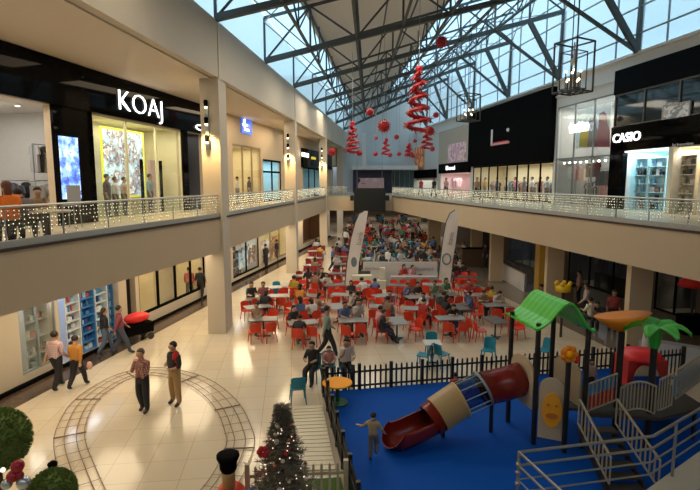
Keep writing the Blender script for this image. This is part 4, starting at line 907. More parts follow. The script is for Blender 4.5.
MB().hexa([(AT(404, 0, d).x, d-.03, AT(404, 277, d).z), (AT(404, 0, d).x, d+.0, AT(404, 277, d).z), (AT(427, 0, d).x, d, AT(427, 277, d).z), (AT(427, 0, d).x, d-.03, AT(427, 277, d).z), (AT(404, 0, d).x, d-.03, AT(404, 274, d).z), (AT(404, 0, d).x, d, AT(404, 274, d).z), (AT(427, 0, d).x, d, AT(427, 274, d).z), (AT(427, 0, d).x, d-.03, AT(427, 274, d).z)]).build('slot', M('slot_brown', (.10, .08, .05), .5), t, world=True)
t, a, b, d, top = panel_wall('kiosk_wall', 363, 400, 262, 286, .12, pw, 'white kiosk panel with faint grey lettering, left half', 'kiosk panel')
text_on('Bank Business', 'lettering', (AT(375, 268.5, d).x, d-.02, AT(375, 268.5, d).z), (1, 0, 0), MATS['kiosk_letters'], width=AT(384, 268, d).x-AT(365, 268, d).x, parent=t, ext=.008)
p = AT(364.5, 275, d); MB().box((p.x, d-.02, p.z), (.7, .04, .5)).build('screen', MATS['slot_brown'], t, world=True)
panel_wall('kiosk_counter', 391, 437, 277, 292, .5, pg, 'low grey counter before the right kiosk panel', 'counter')
panel_wall('kiosk_counter', 352, 372, 276, 292, .6, M('kiosk_cream', (.70, .66, .54), .5), 'low cream counter beside the left feather flag', 'counter')
panel_wall('kiosk_counter', 374, 386, 281, 289, .8, M('kiosk_cream', (.70, .66, .54), .5), 'short cream bench in the middle of the kiosk', 'bench')
tp, _, _, _, _ = panel_wall('display_stand', 380, 385, 268, 288, .25, MATS['kiosk_cream'], 'slim cream information stand in the kiosk', 'stand')
def flag(px_b, py_b, pts, label, tsz):
    g = G(px_b, py_b); d = g.y; t = thing('feather_flag', label, 'flag', g)
    P = [AT(x, y, d) for x, y in pts]; mb = MB(); F = [p - Vector((0, .012, 0)) for p in P]; B = [p + Vector((0, .012, 0)) for p in P]; n = len(P)
    mb.add(F+B, [tuple(range(n)), tuple(range(n, 2*n))[::-1]] + [(i, (i+1) % n, n+(i+1) % n, n+i) for i in range(n)])
    mb.build('banner', M('flag_cloth', (.85, .79, .75), .8, var=.05), t, world=True)
    k = tsz; MB().path([g] + [AT(x, y, d) for x, y in pts[:k]], .03, 6).build('pole', M('flag_pole', (.05, .06, .08), .4), t, world=True)
    MB().box((g.x, g.y, .03), (.6, .6, .05)).build('base', base_m, t, world=True)
    return t, d
t, d = flag(345, 289, [(345, 284), (347, 262), (351, 238), (355, 223), (359, 214), (364, 211), (368, 211), (366.5, 222), (363, 240), (359, 262), (357, 286), (349, 287)], 'tall white feather flag at the left of the kiosk', 6)
p = AT(354, 262, d); MB().ball(p-Vector((0, .02, 0)), .22, 10, 6, (.8, .1, 1.4)).build('emblem', M('grey_blue_mark', (.18, .24, .28), .5), t, world=True)
text_on('bank', 'lettering', AT(359.5, 238, d)-Vector((0, .02, 0)), (.17, 0, 1), M('faint_letters', (.42, .36, .38), .5), width=.8, parent=t, up=(-1, 0, .17))
t, d = flag(438, 285, [(438, 280), (440, 262), (443, 238), (446, 222), (450, 213), (455, 210), (459, 212), (458.5, 220), (456, 240), (452.5, 262), (450, 284), (441, 285)], 'tall white feather flag at the right of the kiosk', 6)
p = AT(446.5, 259, d); MB().path([p + Vector((.25*math.cos(a), -.03, .32*math.sin(a))) for a in [2*PI*i/14 for i in range(14)]], .05, 5, True).build('emblem', MATS['grey_blue_mark'], t, world=True)
text_on('bank', 'lettering', AT(450.5, 238, d)-Vector((0, .02, 0)), (.17, 0, 1), MATS['faint_letters'], width=.8, parent=t, up=(-1, 0, .17))
# low white partition on the right, counters right ground
a = G(500, 278); b = G(524, 292)
tag(MB().prism([(a.x, a.y), (b.x, b.y), (b.x+.15, b.y+.1), (a.x+.15, a.y+.1)], 0, 1.0).build('low_partition', pw, world=True), 'low white partition running behind the green roof', 'partition')
for nm, px, d, w_, h, c, lab in [('kiosk_block', 557, 25.5, 1.6, 1.0, (.22, .16, .10), 'brown kiosk counter below the second right column'), ('kiosk_block', 476, 37.6, 2.2, 1.3, (.13, .08, .05), 'dark brown counter among the far right tables'), ('cabinet', 541.5, 25.8, .45, 3.2, (.28, .15, .02), 'tall amber lit display tower beside the second right column')]:
    p = AT(px, 260, d); t = thing(nm, lab, 'counter' if 'block' in nm else 'display tower', (p.x, d, 0)); m = M('brown_%d' % px, c, .5, emit=.12 if nm == 'cabinet' else 0)
    MB().box((0, 0, h/2), (w_, .6, h)).build('body', m, t); MB().box((0, 0, h+.03), (w_+.1, .7, .06)).build('top', MATS['black_matt'], t)
# ================================================================== HANGING SCREEN, LANTERNS, ORNAMENTS
t = thing('hanging_screen', 'big black hanging screen box at the far end of the atrium', 'screen', AT(369.5, 212, 49)); d = 49
a = AT(354, 212, d); b = AT(385.5, 188.5, d)
MB().box(((a.x+b.x)/2, d, (a.z+b.z)/2), (b.x-a.x, .5, b.z-a.z)).build('cabinet', M('screen_black', (.006, .006, .005), .6), t, world=True)
for px, s_ in ((352, -1), (387.5, 1)): p = AT(px, 198, d); MB().box((p.x, d, p.z), (.35, .35, .5)).build('speaker', MATS['screen_black'], t, world=True)
for px in (357, 382): p = AT(px, 188.5, d); MB().bar((p.x, d, p.z), (p.x, d, 15.2), .02, 4).build('hanger', steelL, t, world=True)
def zroof(x, y):   # underside of the truss bottom chord
    best = None
    for yl in LY:
        A, B = LR(yl)
        f = (x-A.x)/(B.x-A.x); yy = A.y + (B.y-A.y)*f; z = A.z+(B.z-A.z)*f
        if best is None or abs(yy-y) < best[0]: best = (abs(yy-y), z)
    return best[1]
def lantern(px, py, d, w_, h, rods, lab, rzz=.5):
    c = AT(px, py, d); t = thing('cage_lantern', lab, 'lantern', (c.x, c.y, c.z-h/2), rzz); iron = M('lantern_iron', (.05, .045, .04), .5, metal=.5)
    def frame(w2, z0, z1, r):
        mb = MB(); q = [(-w2, -w2), (w2, -w2), (w2, w2), (-w2, w2)]
        for i in range(4):
            (x0, y0), (x1, y1) = q[i], q[(i+1) % 4]; mb.bar((x0, y0, z0), (x0, y0, z1), r, square=True).bar((x0, y0, z0), (x1, y1, z0), r, square=True).bar((x0, y0, z1), (x1, y1, z1), r, square=True)
        return mb
    frame(w_/2, 0, h, .035).build('outer_cage', iron, t); frame(w_*.33, h*.06, h*.8, .022).build('inner_cage', iron, t)
    mb = MB()
    for s_ in (-1, 1): mb.bar((-w_/2, s_*w_*.17, 0), (w_/2, s_*w_*.17, 0), .02).bar((s_*w_*.17, -w_/2, 0), (s_*w_*.17, w_/2, 0), .02)
    mb.build('bottom_grid', iron, t)
    for i in range(8):
        a = 2*PI*i/8; r = w_*.26; hz = h*(.22+.18*(i % 2)); cdl = MB().bar((r*math.cos(a), r*math.sin(a), 0), (r*math.cos(a), r*math.sin(a), hz), .02).build('candle_tube', iron, t); MB().ball((r*math.cos(a), r*math.sin(a), hz+.04), .045, 8, 6).build('bulb', bulb_w, cdl)
    MB().bar((0, 0, h), (0, 0, h*.65), .03).ball((0, 0, h*.62), .14, 10, 6).build('centre_globe', M('frosted_globe', (.7, .7, .68), .2), t)
    zt = zroof(c.x, c.y)
    for (x, y) in rods: MB().bar((x*w_/2, y*w_/2, h), (x*w_/2, y*w_/2, zt-c.z+h/2), .02, 5).build('hanging_rod', iron, t)
lantern(573.5, 67.5, 19.5, .98, 1.8, [(-1, -1), (1, 1)], 'large square cage lantern with warm bulbs, nearer of the two')
lantern(468.5, 108, 30.5, .95, 1.5, [(-1, -1), (1, 1)], 'smaller looking square cage lantern, farther of the two')
redm = M('red_tinsel', (.40, .006, .012), .45, bump=.6, scale=30); wirem = M('hanging_wire', (.25, .25, .25), .5)
def bauble(px, py, r_px, d, lab):
    c = AT(px, py, d); r = r_px*d/FOC; t = thing('tinsel_ball', lab, 'ornament', c); mb = MB().ball((0, 0, 0), r*.85, 12, 8)
    for i in range(60):
        z = 1-2*(i+.5)/60; a = i*2.4; q = Vector((math.sqrt(1-z*z)*math.cos(a), math.sqrt(1-z*z)*math.sin(a), z)); mb.bar(q*r*.7, q*r*1.08, r*.12, 4, .01)
    mb.build('ball', redm, t); MB().bar((0, 0, r), (0, 0, zroof(c.x, c.y)-c.z), .008, 4).build('wire', wirem, t)
for px, py, r, d, lab in [(442, 42, 6, 25, 'red tinsel ball hanging highest, right of the centre'), (384, 126, 6.5, 27, 'largest looking red tinsel ball left of the big spiral'), (370, 112, 4, 36, 'red tinsel ball up left of the largest looking ball'), (436, 115, 3, 36, 'red tinsel ball right of the big spiral'), (396.5, 137, 2.5, 42, 'small red ball between the largest ball and big spiral'), (375.5, 154, 2.3, 45, 'small red ball left of the lowest middle spiral'), (399, 154, 2.1, 45, 'small red ball between the two low spirals'), (332, 152, 4, 32, 'red tinsel ball lowest at left beside the third column'), (415, 141, 2, 46, 'smallest red ball under the big spiral'), (376, 138, 1.8, 46, 'tiny red ball beneath the largest looking ball')]:
    bauble(px, py, r, d, lab)
def spiral(px, top, bot, wpx, d, lab, turns=5):
    a = AT(px, bot, d); b = AT(px, top, d); h = b.z-a.z; R_ = wpx*d/FOC/2; t = thing('tinsel_spiral_tree', lab, 'ornament', a)
    mb = MB(); n = 70; pts = []
    for i in range(n+1):
        f = i/n; r = R_*(1-f)**.8+.06; an = 2*PI*turns*f; pts.append(Vector((r*math.cos(an), r*math.sin(an), h*f)))
    mb.path(pts, max(.07, h*.036), 7).ball((0, 0, h+.05), max(.14, h*.06), 8, 6).ball(pts[0], max(.18, h*.075), 8, 6)
    for i in range(0, n, 2):
        for q in range(7):
            v = Vector((random.uniform(-1, 1), random.uniform(-1, 1), random.uniform(-1, .4)))*max(.16, h*.09); mb.bar(pts[i], pts[i]+v, .05, 4, .01)
    mb.build('tinsel', redm, t); MB().bar((0, 0, h), (0, 0, zroof(a.x, a.y)-a.z), .01, 4).build('wire', wirem, t)
spiral(418, 70, 131, 21, 22, 'big red tinsel spiral tree hanging in the middle of the atrium')
spiral(352.5, 124, 153, 11, 30, 'red tinsel spiral tree hanging beside the left columns')
spiral(427, 128, 149, 9, 36, 'red tinsel spiral tree just below right of the big one', 4)
spiral(409, 145, 156, 6, 40, 'small red tinsel spiral tree under the big one', 3)
spiral(386, 140, 155, 7, 42, 'small red tinsel spiral tree under the largest ball', 3)
# ================================================================== PLAYGROUND
mat_blue = M('blue_rubber_mat', (.0, .075, .42), .75, var=.08, bump=.1, spec=.15)
A_ = Vector((-.81, 14.5, 0)); Bc = Vector((.15, 8.6, 0))
struct(MB().prism([(Bc.x+.35, 6.2), (Bc.x, 8.6), (A_.x, 14.5), (9.6, 16.6), (9.6, 6.2)][::-1], 0.005, .03).build('floor_play_mat', mat_blue, origin=(0, 0, 0)), 'blue rubber mat of the play area')
blk = M('black_fence_paint', (.012, .011, .011), .5)
def fence(a, b, n, label, m, h=.78, w_=.055, post_every=9, rails=(.14, .58), name='picket_fence'):
    a, b = Vector(a), Vector(b); d = (b-a).normalized(); t = thing(name, label, 'fence', a); ang = math.atan2(d.y, d.x)
    posts = [i for i in range(n+1) if i % post_every == 0 or i == n]
    for i in range(n+1):
        p = a.lerp(b, i/n)
        if i in posts: MB().box((p.x, p.y, (h+.06)/2), (.09, .09, h+.06), ang).build('post', m, t, world=True)
        else:
            q = MB().box((p.x, p.y, h/2), (w_, .02, h-.08), ang)
            c = Vector((p.x, p.y, h-.04)); u = Vector((d.x, d.y, 0))*w_/2; v = Vector((-d.y, d.x, 0))*.01
            q.add([c-u-v, c+u-v, c+u+v, c-u+v, c+Vector((0, 0, .05))-v, c+Vector((0, 0, .05))+v], [(0, 1, 4), (2, 3, 5), (1, 2, 5, 4), (3, 0, 4, 5)]); q.build('picket', m, t, world=True)
    for z in rails: MB().hexa([a+Vector((0, 0, z-.03))+Vector((-d.y, d.x, 0))*.015, b+Vector((0, 0, z-.03))+Vector((-d.y, d.x, 0))*.015, b+Vector((0, 0, z-.03))+Vector((-d.y, d.x, 0))*.04, a+Vector((0, 0, z-.03))+Vector((-d.y, d.x, 0))*.04, a+Vector((0, 0, z+.03))+Vector((-d.y, d.x, 0))*.015, b+Vector((0, 0, z+.03))+Vector((-d.y, d.x, 0))*.015, b+Vector((0, 0, z+.03))+Vector((-d.y, d.x, 0))*.04, a+Vector((0, 0, z+.03))+Vector((-d.y, d.x, 0))*.04]).build('rail', m, t, world=True)
    return t
fence(A_ + Vector((.12, 0, 0)), (9.4, 16.5, 0), 62, 'black picket fence along the far side of the play area', blk, post_every=6)
fence(Bc, A_, 44, 'black picket fence along the left side of the play area', blk, w_=.10, h=.82, post_every=7)
a = G(697, 372); 
wood = M('pale_picket_wood', (.52, .46, .32), .6)
fence((-2.0, 9.2, 0), (-.08, 9.35, 0), 12, 'pale wooden picket fence behind the Christmas tree', wood, h=.8, w_=.05, post_every=12)
tag(MB().prism([(-1.9, 9.35), (-1.95, 9.9), (-.2, 10.1), (-.1, 9.45)][::-1], 0.003, .03).build('artificial_grass', M('green_grass', (.06, .13, .02), .9, var=.4, scale=60), world=True), 'strip of artificial grass behind the pale picket fence', 'grass', kind='stuff')
# slatted white boardwalk
t = thing('boardwalk', 'pale slatted boardwalk running along the black fence beside the Christmas tree', 'boardwalk', (-1.0, 10.3, 0)); wd = M('pale_slats', (.72, .64, .48), .5)
a0, a1, b0, b1 = Vector((-1.35, 10.25, 0)), Vector((-.32, 10.3, 0)), Vector((-1.55, 13.4, 0)), Vector((-.78, 13.5, 0)); ns = 17
for i in range(ns):
    f, g = i/ns, (i+.86)/ns; p = [a0.lerp(b0, f), a1.lerp(b1, f), a1.lerp(b1, g), a0.lerp(b0, g)]; MB().hexa([q+Vector((0, 0, .02)) for q in p]+[q+Vector((0, 0, .09)) for q in p]).build('slat', wd, t, world=True)
for s_ in (.12, .88): MB().bar(a0.lerp(a1, s_)+Vector((0, 0, .02)), b0.lerp(b1, s_)+Vector((0, 0, .02)), .03, square=True).build('joist', base_m, t, world=True)
# orange round table
g = G(337, 392); o = thing('round_table', 'round bright orange table inside the fence corner', 'table', (-.36, 13.75, .03)); og = M('orange_plastic', (.98, .36, .0), .5, spec=.2)
MB().lathe([(.40, .57), (.425, .58), (.425, .61), (.40, .62)], n=28).build('tabletop', og, o); MB().lathe([(.05, .04), (.05, .57)], n=10).build('pedestal', M('dark_green_plastic', (.01, .12, .03), .5), o); MB().lathe([(.3, 0), (.3, .03), (.06, .06)], n=16).build('base', MATS['dark_green_plastic'], o)
# slide
red_s = M('dark_red_slide', (.21, .016, .010), .25, var=.08); tanp = M('tan_plastic', (.55, .36, .16), .45); beige = M('beige_plastic', (.52, .40, .26), .5)
S0 = AT(412, 421, 11.7); E0 = Vector((4.28, 12.1, 1.38))
sl = thing('tube_slide', 'dark red tube slide with tan and see-through sections', 'slide', (1.2, 11.4, .03))
P0 = Vector((1.05, 11.25, .22)); P1 = Vector((1.95, 11.65, .42)); P2 = Vector((2.55, 11.85, .80)); P3 = Vector((3.35, 12.0, 1.16)); P4 = Vector((4.30, 12.1, 1.42))
def tube(pts, r0, arc=(0, 2*PI), n=26, th=.03):
    mb = MB(); vs = []; k = len(pts); m_ = n
    for lay, rr in ((0, r0), (1, r0-th)):
        for i, p in enumerate(pts):
            d = (pts[min(i+1, k-1)]-pts[max(i-1, 0)]).normalized(); u = Vector((0, 0, 1)) - d*d.z; u.normalize(); s_ = d.cross(u)
            for j in range(m_+1):
                an = arc[0] + (arc[1]-arc[0])*j/m_; vs.append(p + (u*math.cos(an)+s_*math.sin(an))*rr)
    W_ = m_+1; fs = []
    for i in range(k-1):
        for j in range(m_):
            a = i*W_+j; fs.append((a, a+1, a+W_+1, a+W_)); b = a+k*W_; fs.append((b, b+W_, b+W_+1, b+1))
    for i in (0, k-1):
        for j in range(m_): a = i*W_+j; b = a+k*W_; fs.append((a, a+1, b+1, b))
    for i in range(k-1):
        for j in (0, m_): a = i*W_+j; b = a+k*W_; fs.append((a, a+W_, b+W_, b))
    return mb.add(vs, fs)
def lerps(a, b, n): return [a.lerp(b, i/n) for i in range(n+1)]
R_ = .41
tube([P0+Vector((-.02, -.01, .24)), P0+Vector((.06, .03, .17)), P0.lerp(P1, .35)+Vector((0, 0, .14)), P0.lerp(P1, .7)+Vector((0, 0, .14)), P1+Vector((.1, .04, .17))], R_-.02, arc=(PI*.40, PI*1.60)).build('exit_scoop', red_s, sl, world=True, smooth=True)
dd = (P2-P1).normalized()
tube([P1+Vector((0, 0, .12)), P1.lerp(P2, .35)+Vector((0, 0, .12))], R_).build('red_collar', red_s, sl, world=True, smooth=True)
tube([P1.lerp(P2, .3)+Vector((0, 0, .12)), P2.lerp(P3, .2)+Vector((0, 0, .1))], R_+.03).build('tan_section', tanp, sl, world=True, smooth=True)
clr = clearmat('clear_tube', (.55, .72, .85), .12)
tube([P2.lerp(P3, .2)+Vector((0, 0, .1)), P2.lerp(P3, .95)+Vector((0, 0, .05))], R_-.03).build('clear_section', clr, sl, world=True, smooth=True)
dx = (P3-P2).normalized(); u = (Vector((0, 0, 1))-dx*dx.z).normalized(); s_ = dx.cross(u)
for j in range(10):
    an = 2*PI*j/10; v = (u*math.cos(an)+s_*math.sin(an))*(R_-.0); MB().bar(P2.lerp(P3, .2)+Vector((0, 0, .1))+v, P2.lerp(P3, .95)+Vector((0, 0, .05))+v, .014, 5).build('bar', steelL, sl, world=True)
for f in (.22, .93):
    c = P2.lerp(P3, f)+Vector((0, 0, .08)); MB().path([c+(u*math.cos(2*PI*q/20)+s_*math.sin(2*PI*q/20))*(R_+.02) for q in range(20)], .035, 6, True).build('ring', steelL if f > .5 else tanp, sl, world=True)
tube([P3.lerp(P4, -.05)+Vector((0, 0, .05)), P3.lerp(P4, .5), P4], R_).build('upper_tube', red_s, sl, world=True, smooth=True)
MB().bar((3.55, 12.05, 0.03), (3.55, 12.05, .85), .05).build('support_post', blk, sl, world=True); MB().bar((2.3, 11.8, 0.03), (2.3, 11.8, .45), .05).build('support_post', blk, sl, world=True)
# play tower
FLp, FRp_, BLp, BRp = Vector((4.41, 11.47, .03)), Vector((5.50, 11.3, .03)), Vector((4.15, 12.6, .03)), Vector((5.20, 12.55, .03))
tw = thing('play_tower', 'play tower with wavy green roof on four black posts', 'play tower', (4.8, 12, .03))
for p, h in ((FLp, 2.98), (FRp_, 2.98), (BLp, 2.98), (BRp, 2.98)):
    MB().bar(p, p+Vector((0, 0, h)), .06, 12).build('post', blk, tw, world=True)
MB().hexa([FLp+Vector((0, 0, .9)), FRp_+Vector((0, 0, .9)), BRp+Vector((0, 0, .9)), BLp+Vector((0, 0, .9)), FLp+Vector((0, 0, .97)), FRp_+Vector((0, 0, .97)), BRp+Vector((0, 0, .97)), BLp+Vector((0, 0, .97))]).build('deck', M('brown_deck', (.045, .038, .032), .7), tw, world=True)
green = M('green_plastic', (.03, .42, .03), .4)
# wavy roof: profile from left eave to right eave, swept front to back
prof = [(0, .0), (.06, -.02), (.15, .02), (.27, .12), (.38, .28), (.48, .40), (.56, .44), (.64, .41), (.72, .32), (.80, .18), (.88, .04), (.95, -.04), (1, -.03)]
fr0 = AT(534, 328, 11.35); fr1 = AT(596, 328, 11.1); bk0 = AT(505, 312, 12.9); dvec = bk0-fr0; L0 = fr1-fr0
nf = 14; vs = []; fs = []
for lay in (0, -.05):
    for i in range(nf+1):
        for f, z in prof: vs.append(fr0 + dvec*(i/nf) + L0*f + Vector((0, 0, z*1.35 + lay + (.012 if i % 2 else 0))))
W_ = len(prof)
for lay in (0, (nf+1)*W_):
    for i in range(nf):
        for j in range(W_-1): a = lay+i*W_+j; fs.append((a, a+1, a+W_+1, a+W_) if lay == 0 else (a, a+W_, a+W_+1, a+1))
o2 = (nf+1)*W_
for j in range(W_-1):
    for a in (j, nf*W_+j): fs.append((a, a+1, a+1+o2, a+o2))
for i in range(nf):
    for a in (i*W_, i*W_+W_-1): fs.append((a, a+W_, a+W_+o2, a+o2))
mb = MB().add(vs, fs); gm = M('green_roof_plastic', (.05, .58, .03), .35, var=.05); mb.build('roof', gm, tw, world=True)
def arch_panel(a, b, z0, z1, parent, nm, m, top=.25, th=.05, hole=None):
    """upright panel between two points with a rounded top"""
    a, b = Vector(a), Vector(b); d = (b-a); n = Vector((-d.y, d.x, 0)).normalized()*th/2; pts = [(0, z0), (1, z0)]
    for i in range(11): an = PI*i/10; pts.append((.5+.5*math.cos(an), z1-top+top*math.sin(an)))
    P = [Vector((a.x+d.x*f, a.y+d.y*f, z)) for f, z in pts]; k = len(P)
    mb = MB().add([p-n for p in P]+[p+n for p in P], [tuple(range(k)), tuple(range(k, 2*k))[::-1]]+[(i, (i+1) % k, k+(i+1) % k, k+i) for i in range(k)])
    return mb.build(nm, m, parent, world=True), n
arch_panel(BLp+Vector((.02, -.08, 0)), FLp+Vector((-.02, .08, 0)), .85, 2.05, tw, 'slide_panel', beige, .35)
fp, n_ = arch_panel((4.48, 11.42, 0), (4.98, 11.2, 0), .25, 1.75, tw, 'face_panel', beige, .25)
c = Vector((4.74, 11.27, .98)); mb = MB(); d_ = Vector((.68, -.27, 0)).normalized(); nn = Vector((-.27, -.68, 0)).normalized()
def disc(c, r1, r2, th, m, nm, parent):
    P = [c + d_*math.cos(2*PI*i/24)*r1 + Vector((0, 0, math.sin(2*PI*i/24)*r2)) for i in range(24)]
    return MB().add([p for p in P]+[p+nn*th for p in P], [tuple(range(24)), tuple(range(24, 48))[::-1]]+[(i, (i+1) % 24, 24+(i+1) % 24, 24+i) for i in range(24)]).build(nm, m, parent, world=True)
yl_ = M('amber_plastic', (.85, .36, .01), .4); od = M('dark_amber_plastic', (.55, .17, .01), .4)
disc(c, .22, .42, .05, yl_, 'moon_relief', tw); disc(c+nn*.05+Vector((0, 0, -.12)), .13, .07, .02, od, 'moon_cheek', tw)
for s_ in (-1, 1): disc(c+nn*.05+d_*.09*s_+Vector((0, 0, .14)), .035, .03, .03, od, 'moon_eye', tw)
MB().bar((4.99, 11.1, .03), (4.99, 11.1, 2.2), .06, 12).build('post', blk, tw, world=True)
# flower ball on top of the short post
fl = thing('toy_flower', 'orange and red plastic flower on top of the short black post', 'play ornament', (4.99, 11.1, 2.22)); mb = MB()
for i in range(7): a = 2*PI*i/7; mb.ball((.13*math.cos(a), 0, .18+.13*math.sin(a)), .085, 8, 6, (1, .7, 1))
mb.build('petals', M('orange_petals', (.85, .25, .01), .4), fl, smooth=True); MB().ball((0, -.03, .18), .1, 10, 7).build('centre', og, fl, smooth=True); MB().ball((.17, .05, .10), .10, 8, 6).ball((.2, .05, -.0), .07, 8, 6).build('red_bulge', red_p, fl, smooth=True)
hp, _ = arch_panel(FRp_+Vector((-.05, .12, 0)), BRp+Vector((.05, -.1, 0)), .9, 2.0, tw, 'side_panel', beige, .25)
# second tower: orange leaf roof, palm, barrier bars
def post_thing(p, h, name, label): 
    t = thing(name, label, 'play ornament', p); MB().bar((0, 0, 0), (0, 0, h), .075, 14).build('post', blk, t); return t
pO = Vector((6.43, 11.6, .03)); pP = Vector((7.04, 11.3, .03))
tO = post_thing(pO, 2.75, 'leaf_canopy', 'black post carrying the orange leaf shaped canopy')
mb = MB(); nL = 20; ring = []
vs = [Vector((0, 0, 2.72))]; fs = []
for k_, (rr, zz) in enumerate(((.22, 2.84), (.42, 3.02), (.54, 3.16))):
    for i in range(nL):
        a = 2*PI*i/nL; x = rr*math.cos(a)*(1.08); y = rr*math.sin(a)*.6; tip = .10*math.cos(a)*rr/.6
        vs.append(Vector((x + tip, y, zz + tip*.7)))
for i in range(nL):
    fs.append((0, 1+(i+1) % nL, 1+i))
    for k_ in range(2): a = 1+k_*nL; fs.append((a+i, a+(i+1) % nL, a+nL+(i+1) % nL, a+nL+i))
n0 = len(vs); vs.append(Vector((0, 0, 2.95)))
for i in range(nL): fs.append((n0, 1+2*nL+i, 1+2*nL+(i+1) % nL))
mb.add(vs, fs).build('leaf', M('orange_leaf', (1, .30, .012), .4), tO, smooth=True)
tP = post_thing(pP, 2.55, 'palm_tree', 'green plastic palm tree on a thick black post')
MB().lathe([(.09, 2.45), (.12, 2.55), (.17, 2.95)], n=12).build('crown_base', green, tP)
for i in range(7):
    a = 2*PI*i/7+.35; vs = []; fs = []; nn_ = 7
    for lay in (0, -.035):
        for j in range(nn_):
            f = j/(nn_-1); r = .08+.62*f; z = 2.95+.20*math.sin(f*PI*.75)-.18*f*f; wv = .02+.15*math.sin(PI*min(1, f*.85+.12))
            for s_ in (-1, 0, 1): vs.append(Vector((r*math.cos(a)-s_*wv*math.sin(a), r*math.sin(a)+s_*wv*math.cos(a), z+lay-abs(s_)*.05)))
    o2 = nn_*3
    for j in range(nn_-1):
        for q in range(2): b = j*3+q; fs += [(b, b+1, b+4, b+3), (o2+b, o2+b+3, o2+b+4, o2+b+1)]
    for j in range(nn_-1):
        for q in (0, 2): b = j*3+q; fs.append((b, b+3, o2+b+3, o2+b))
    fs += [(0, 1, o2+1, o2), (1, 2, o2+2, o2+1), (o2-3, o2-2, 2*o2-2, 2*o2-3), (o2-2, o2-1, 2*o2-1, 2*o2-2)]
    MB().add(vs, fs).build('frond', M('palm_green', (.07, .45, .06), .4), tP, smooth=True)
# raised deck and its barriers
gal = M('play_barrier_paint', (.36, .31, .23), .45)
tD = thing('play_deck', 'low dark play deck between the black posts on the right', 'play deck', (6.4, 11.6, .03))
MB().prism([(5.55, 11.25), (7.15, 11.05), (8.6, 11.6), (8.6, 13.0), (5.3, 12.9)], .82, .9).build('platform', MATS['brown_deck'], tD, world=True)
for x, y in ((5.7, 12.7), (8.4, 11.7), (8.4, 12.8), (7.1, 12.9)): MB().bar((x, y, .03), (x, y, .85), .05).build('support_post', blk, tD, world=True)
def barrier(a, b, za, zb, h, n, label, arch=0, m=gal, r=.018, name='bar_railing', panels=None):
    a, b = Vector(a), Vector(b); t = thing(name, label, 'railing', (a.x, a.y, min(za, zb))); zt = lambda f: za+(zb-za)*f
    N = 12; up = lambda f: arch*math.sin(PI*f)
    MB().path([a.lerp(b, i/N)+Vector((0, 0, zt(i/N)+h+up(i/N))) for i in range(N+1)], .026, 7).build('top_rail', m, t, world=True)
    MB().path([a.lerp(b, i/N)+Vector((0, 0, zt(i/N)+.06+up(i/N))) for i in range(N+1)], .022, 7).build('bottom_rail', m, t, world=True)
    for i in range(n+1):
        f = i/n; p = a.lerp(b, f); MB().bar(p+Vector((0, 0, zt(f)+.06+up(f))), p+Vector((0, 0, zt(f)+h+up(f))), r, 6).build('bar', m, t, world=True)
    if panels:
        nv = Vector((-(b-a).y, (b-a).x, 0)).normalized()*.05
        for (z0, z1, f0, f1, pm, nm) in panels:
            p, q = a.lerp(b, f0)+nv, a.lerp(b, f1)+nv; n2 = nv*.5
            MB().hexa([p+Vector((0, 0, zt(f0)+z0)), q+Vector((0, 0, zt(f1)+z0)), q+n2+Vector((0, 0, zt(f1)+z0)), p+n2+Vector((0, 0, zt(f0)+z0)), p+Vector((0, 0, zt(f0)+z1)), q+Vector((0, 0, zt(f1)+z1)), q+n2+Vector((0, 0, zt(f1)+z1)), p+n2+Vector((0, 0, zt(f0)+z1))]).build(nm, pm, t, world=True)
    return t
skyb = M('mid_blue_plastic', (.08, .30, .62), .45)
barrier((5.58, 11.3, 0), (6.34, 11.5, 0), .88, 1.06, .72, 7, 'bar railing with blue over red panels right of the play tower', panels=[(.38, .68, 0, 1, skyb, 'blue_panel'), (.04, .38, 0, 1, red_p, 'red_panel')])
barrier((6.42, 11.45, 0), (7.1, 11.2, 0), .72, .86, .72, 10, 'arched bar railing between the orange canopy and the palm', arch=.14)
barrier((7.3, 11.4, 0), (7.75, 11.6, 0), .82, .9, .85, 5, 'short bar railing just right of the palm post')
barrier((7.9, 11.7, 0), (8.9, 12.3, 0), 1.0, 1.2, .8, 12, 'bar railing with blue panel at the right edge of the play area', panels=[(.1, .6, 0, 1, skyb, 'blue_panel')])
barrier((5.05, 10.6, 0), (5.2, 9.45, 0), .93, .22, .62, 9, 'left handrail of the play stairs', r=.02)
barrier((5.88, 10.6, 0), (6.12, 9.35, 0), .93, .22, .62, 10, 'right handrail of the play stairs', r=.02)
st = thing('play_stairs', 'dark play stairs between the two bar handrails', 'stairs', (5.5, 10.2, .03))
for i in range(6):
    f = i/5; y = 10.55-1.05*f; MB().box((5.47+.1*f, y, .85-.14*i), (.78, .24, .05)).build('tread', MATS['brown_deck'], st, world=True)
for x in (5.1, 5.86): MB().hexa([(x, 10.7, .7), (x+.05, 10.7, .7), (x+.1, 9.4, .03), (x+.05, 9.4, .03), (x, 10.7, .85), (x+.05, 10.7, .85), (x+.1, 9.4, .18), (x+.05, 9.4, .18)]).build('stringer', blk, st, world=True)
# red, white and blue playhouse behind
ph = thing('playhouse', 'red roofed toy playhouse with white arch and blue panel behind the railings', 'playhouse', (8.0, 13.4, .03)); ph_r = M('bright_red_plastic', (.75, .02, .02), .4)
MB().box((0, .0, .75), (1.05, .7, 1.5)).build('body', M('play_red_body', (.55, .03, .02), .45), ph)
MB().lathe([(.52, 1.42), (.54, 1.52), (.45, 1.64), (.22, 1.72), (.03, 1.74)], n=14).build('roof', ph_r, ph, smooth=True)
arch_panel((7.62, 12.98, 0), (8.25, 12.96, 0), .9, 1.45, ph, 'white_arch', beige, .35); MB().box((.0, -.5, 1.0), (.9, .05, .25)).build('blue_panel', M('deep_blue_plastic', (.01, .06, .30), .4), ph)
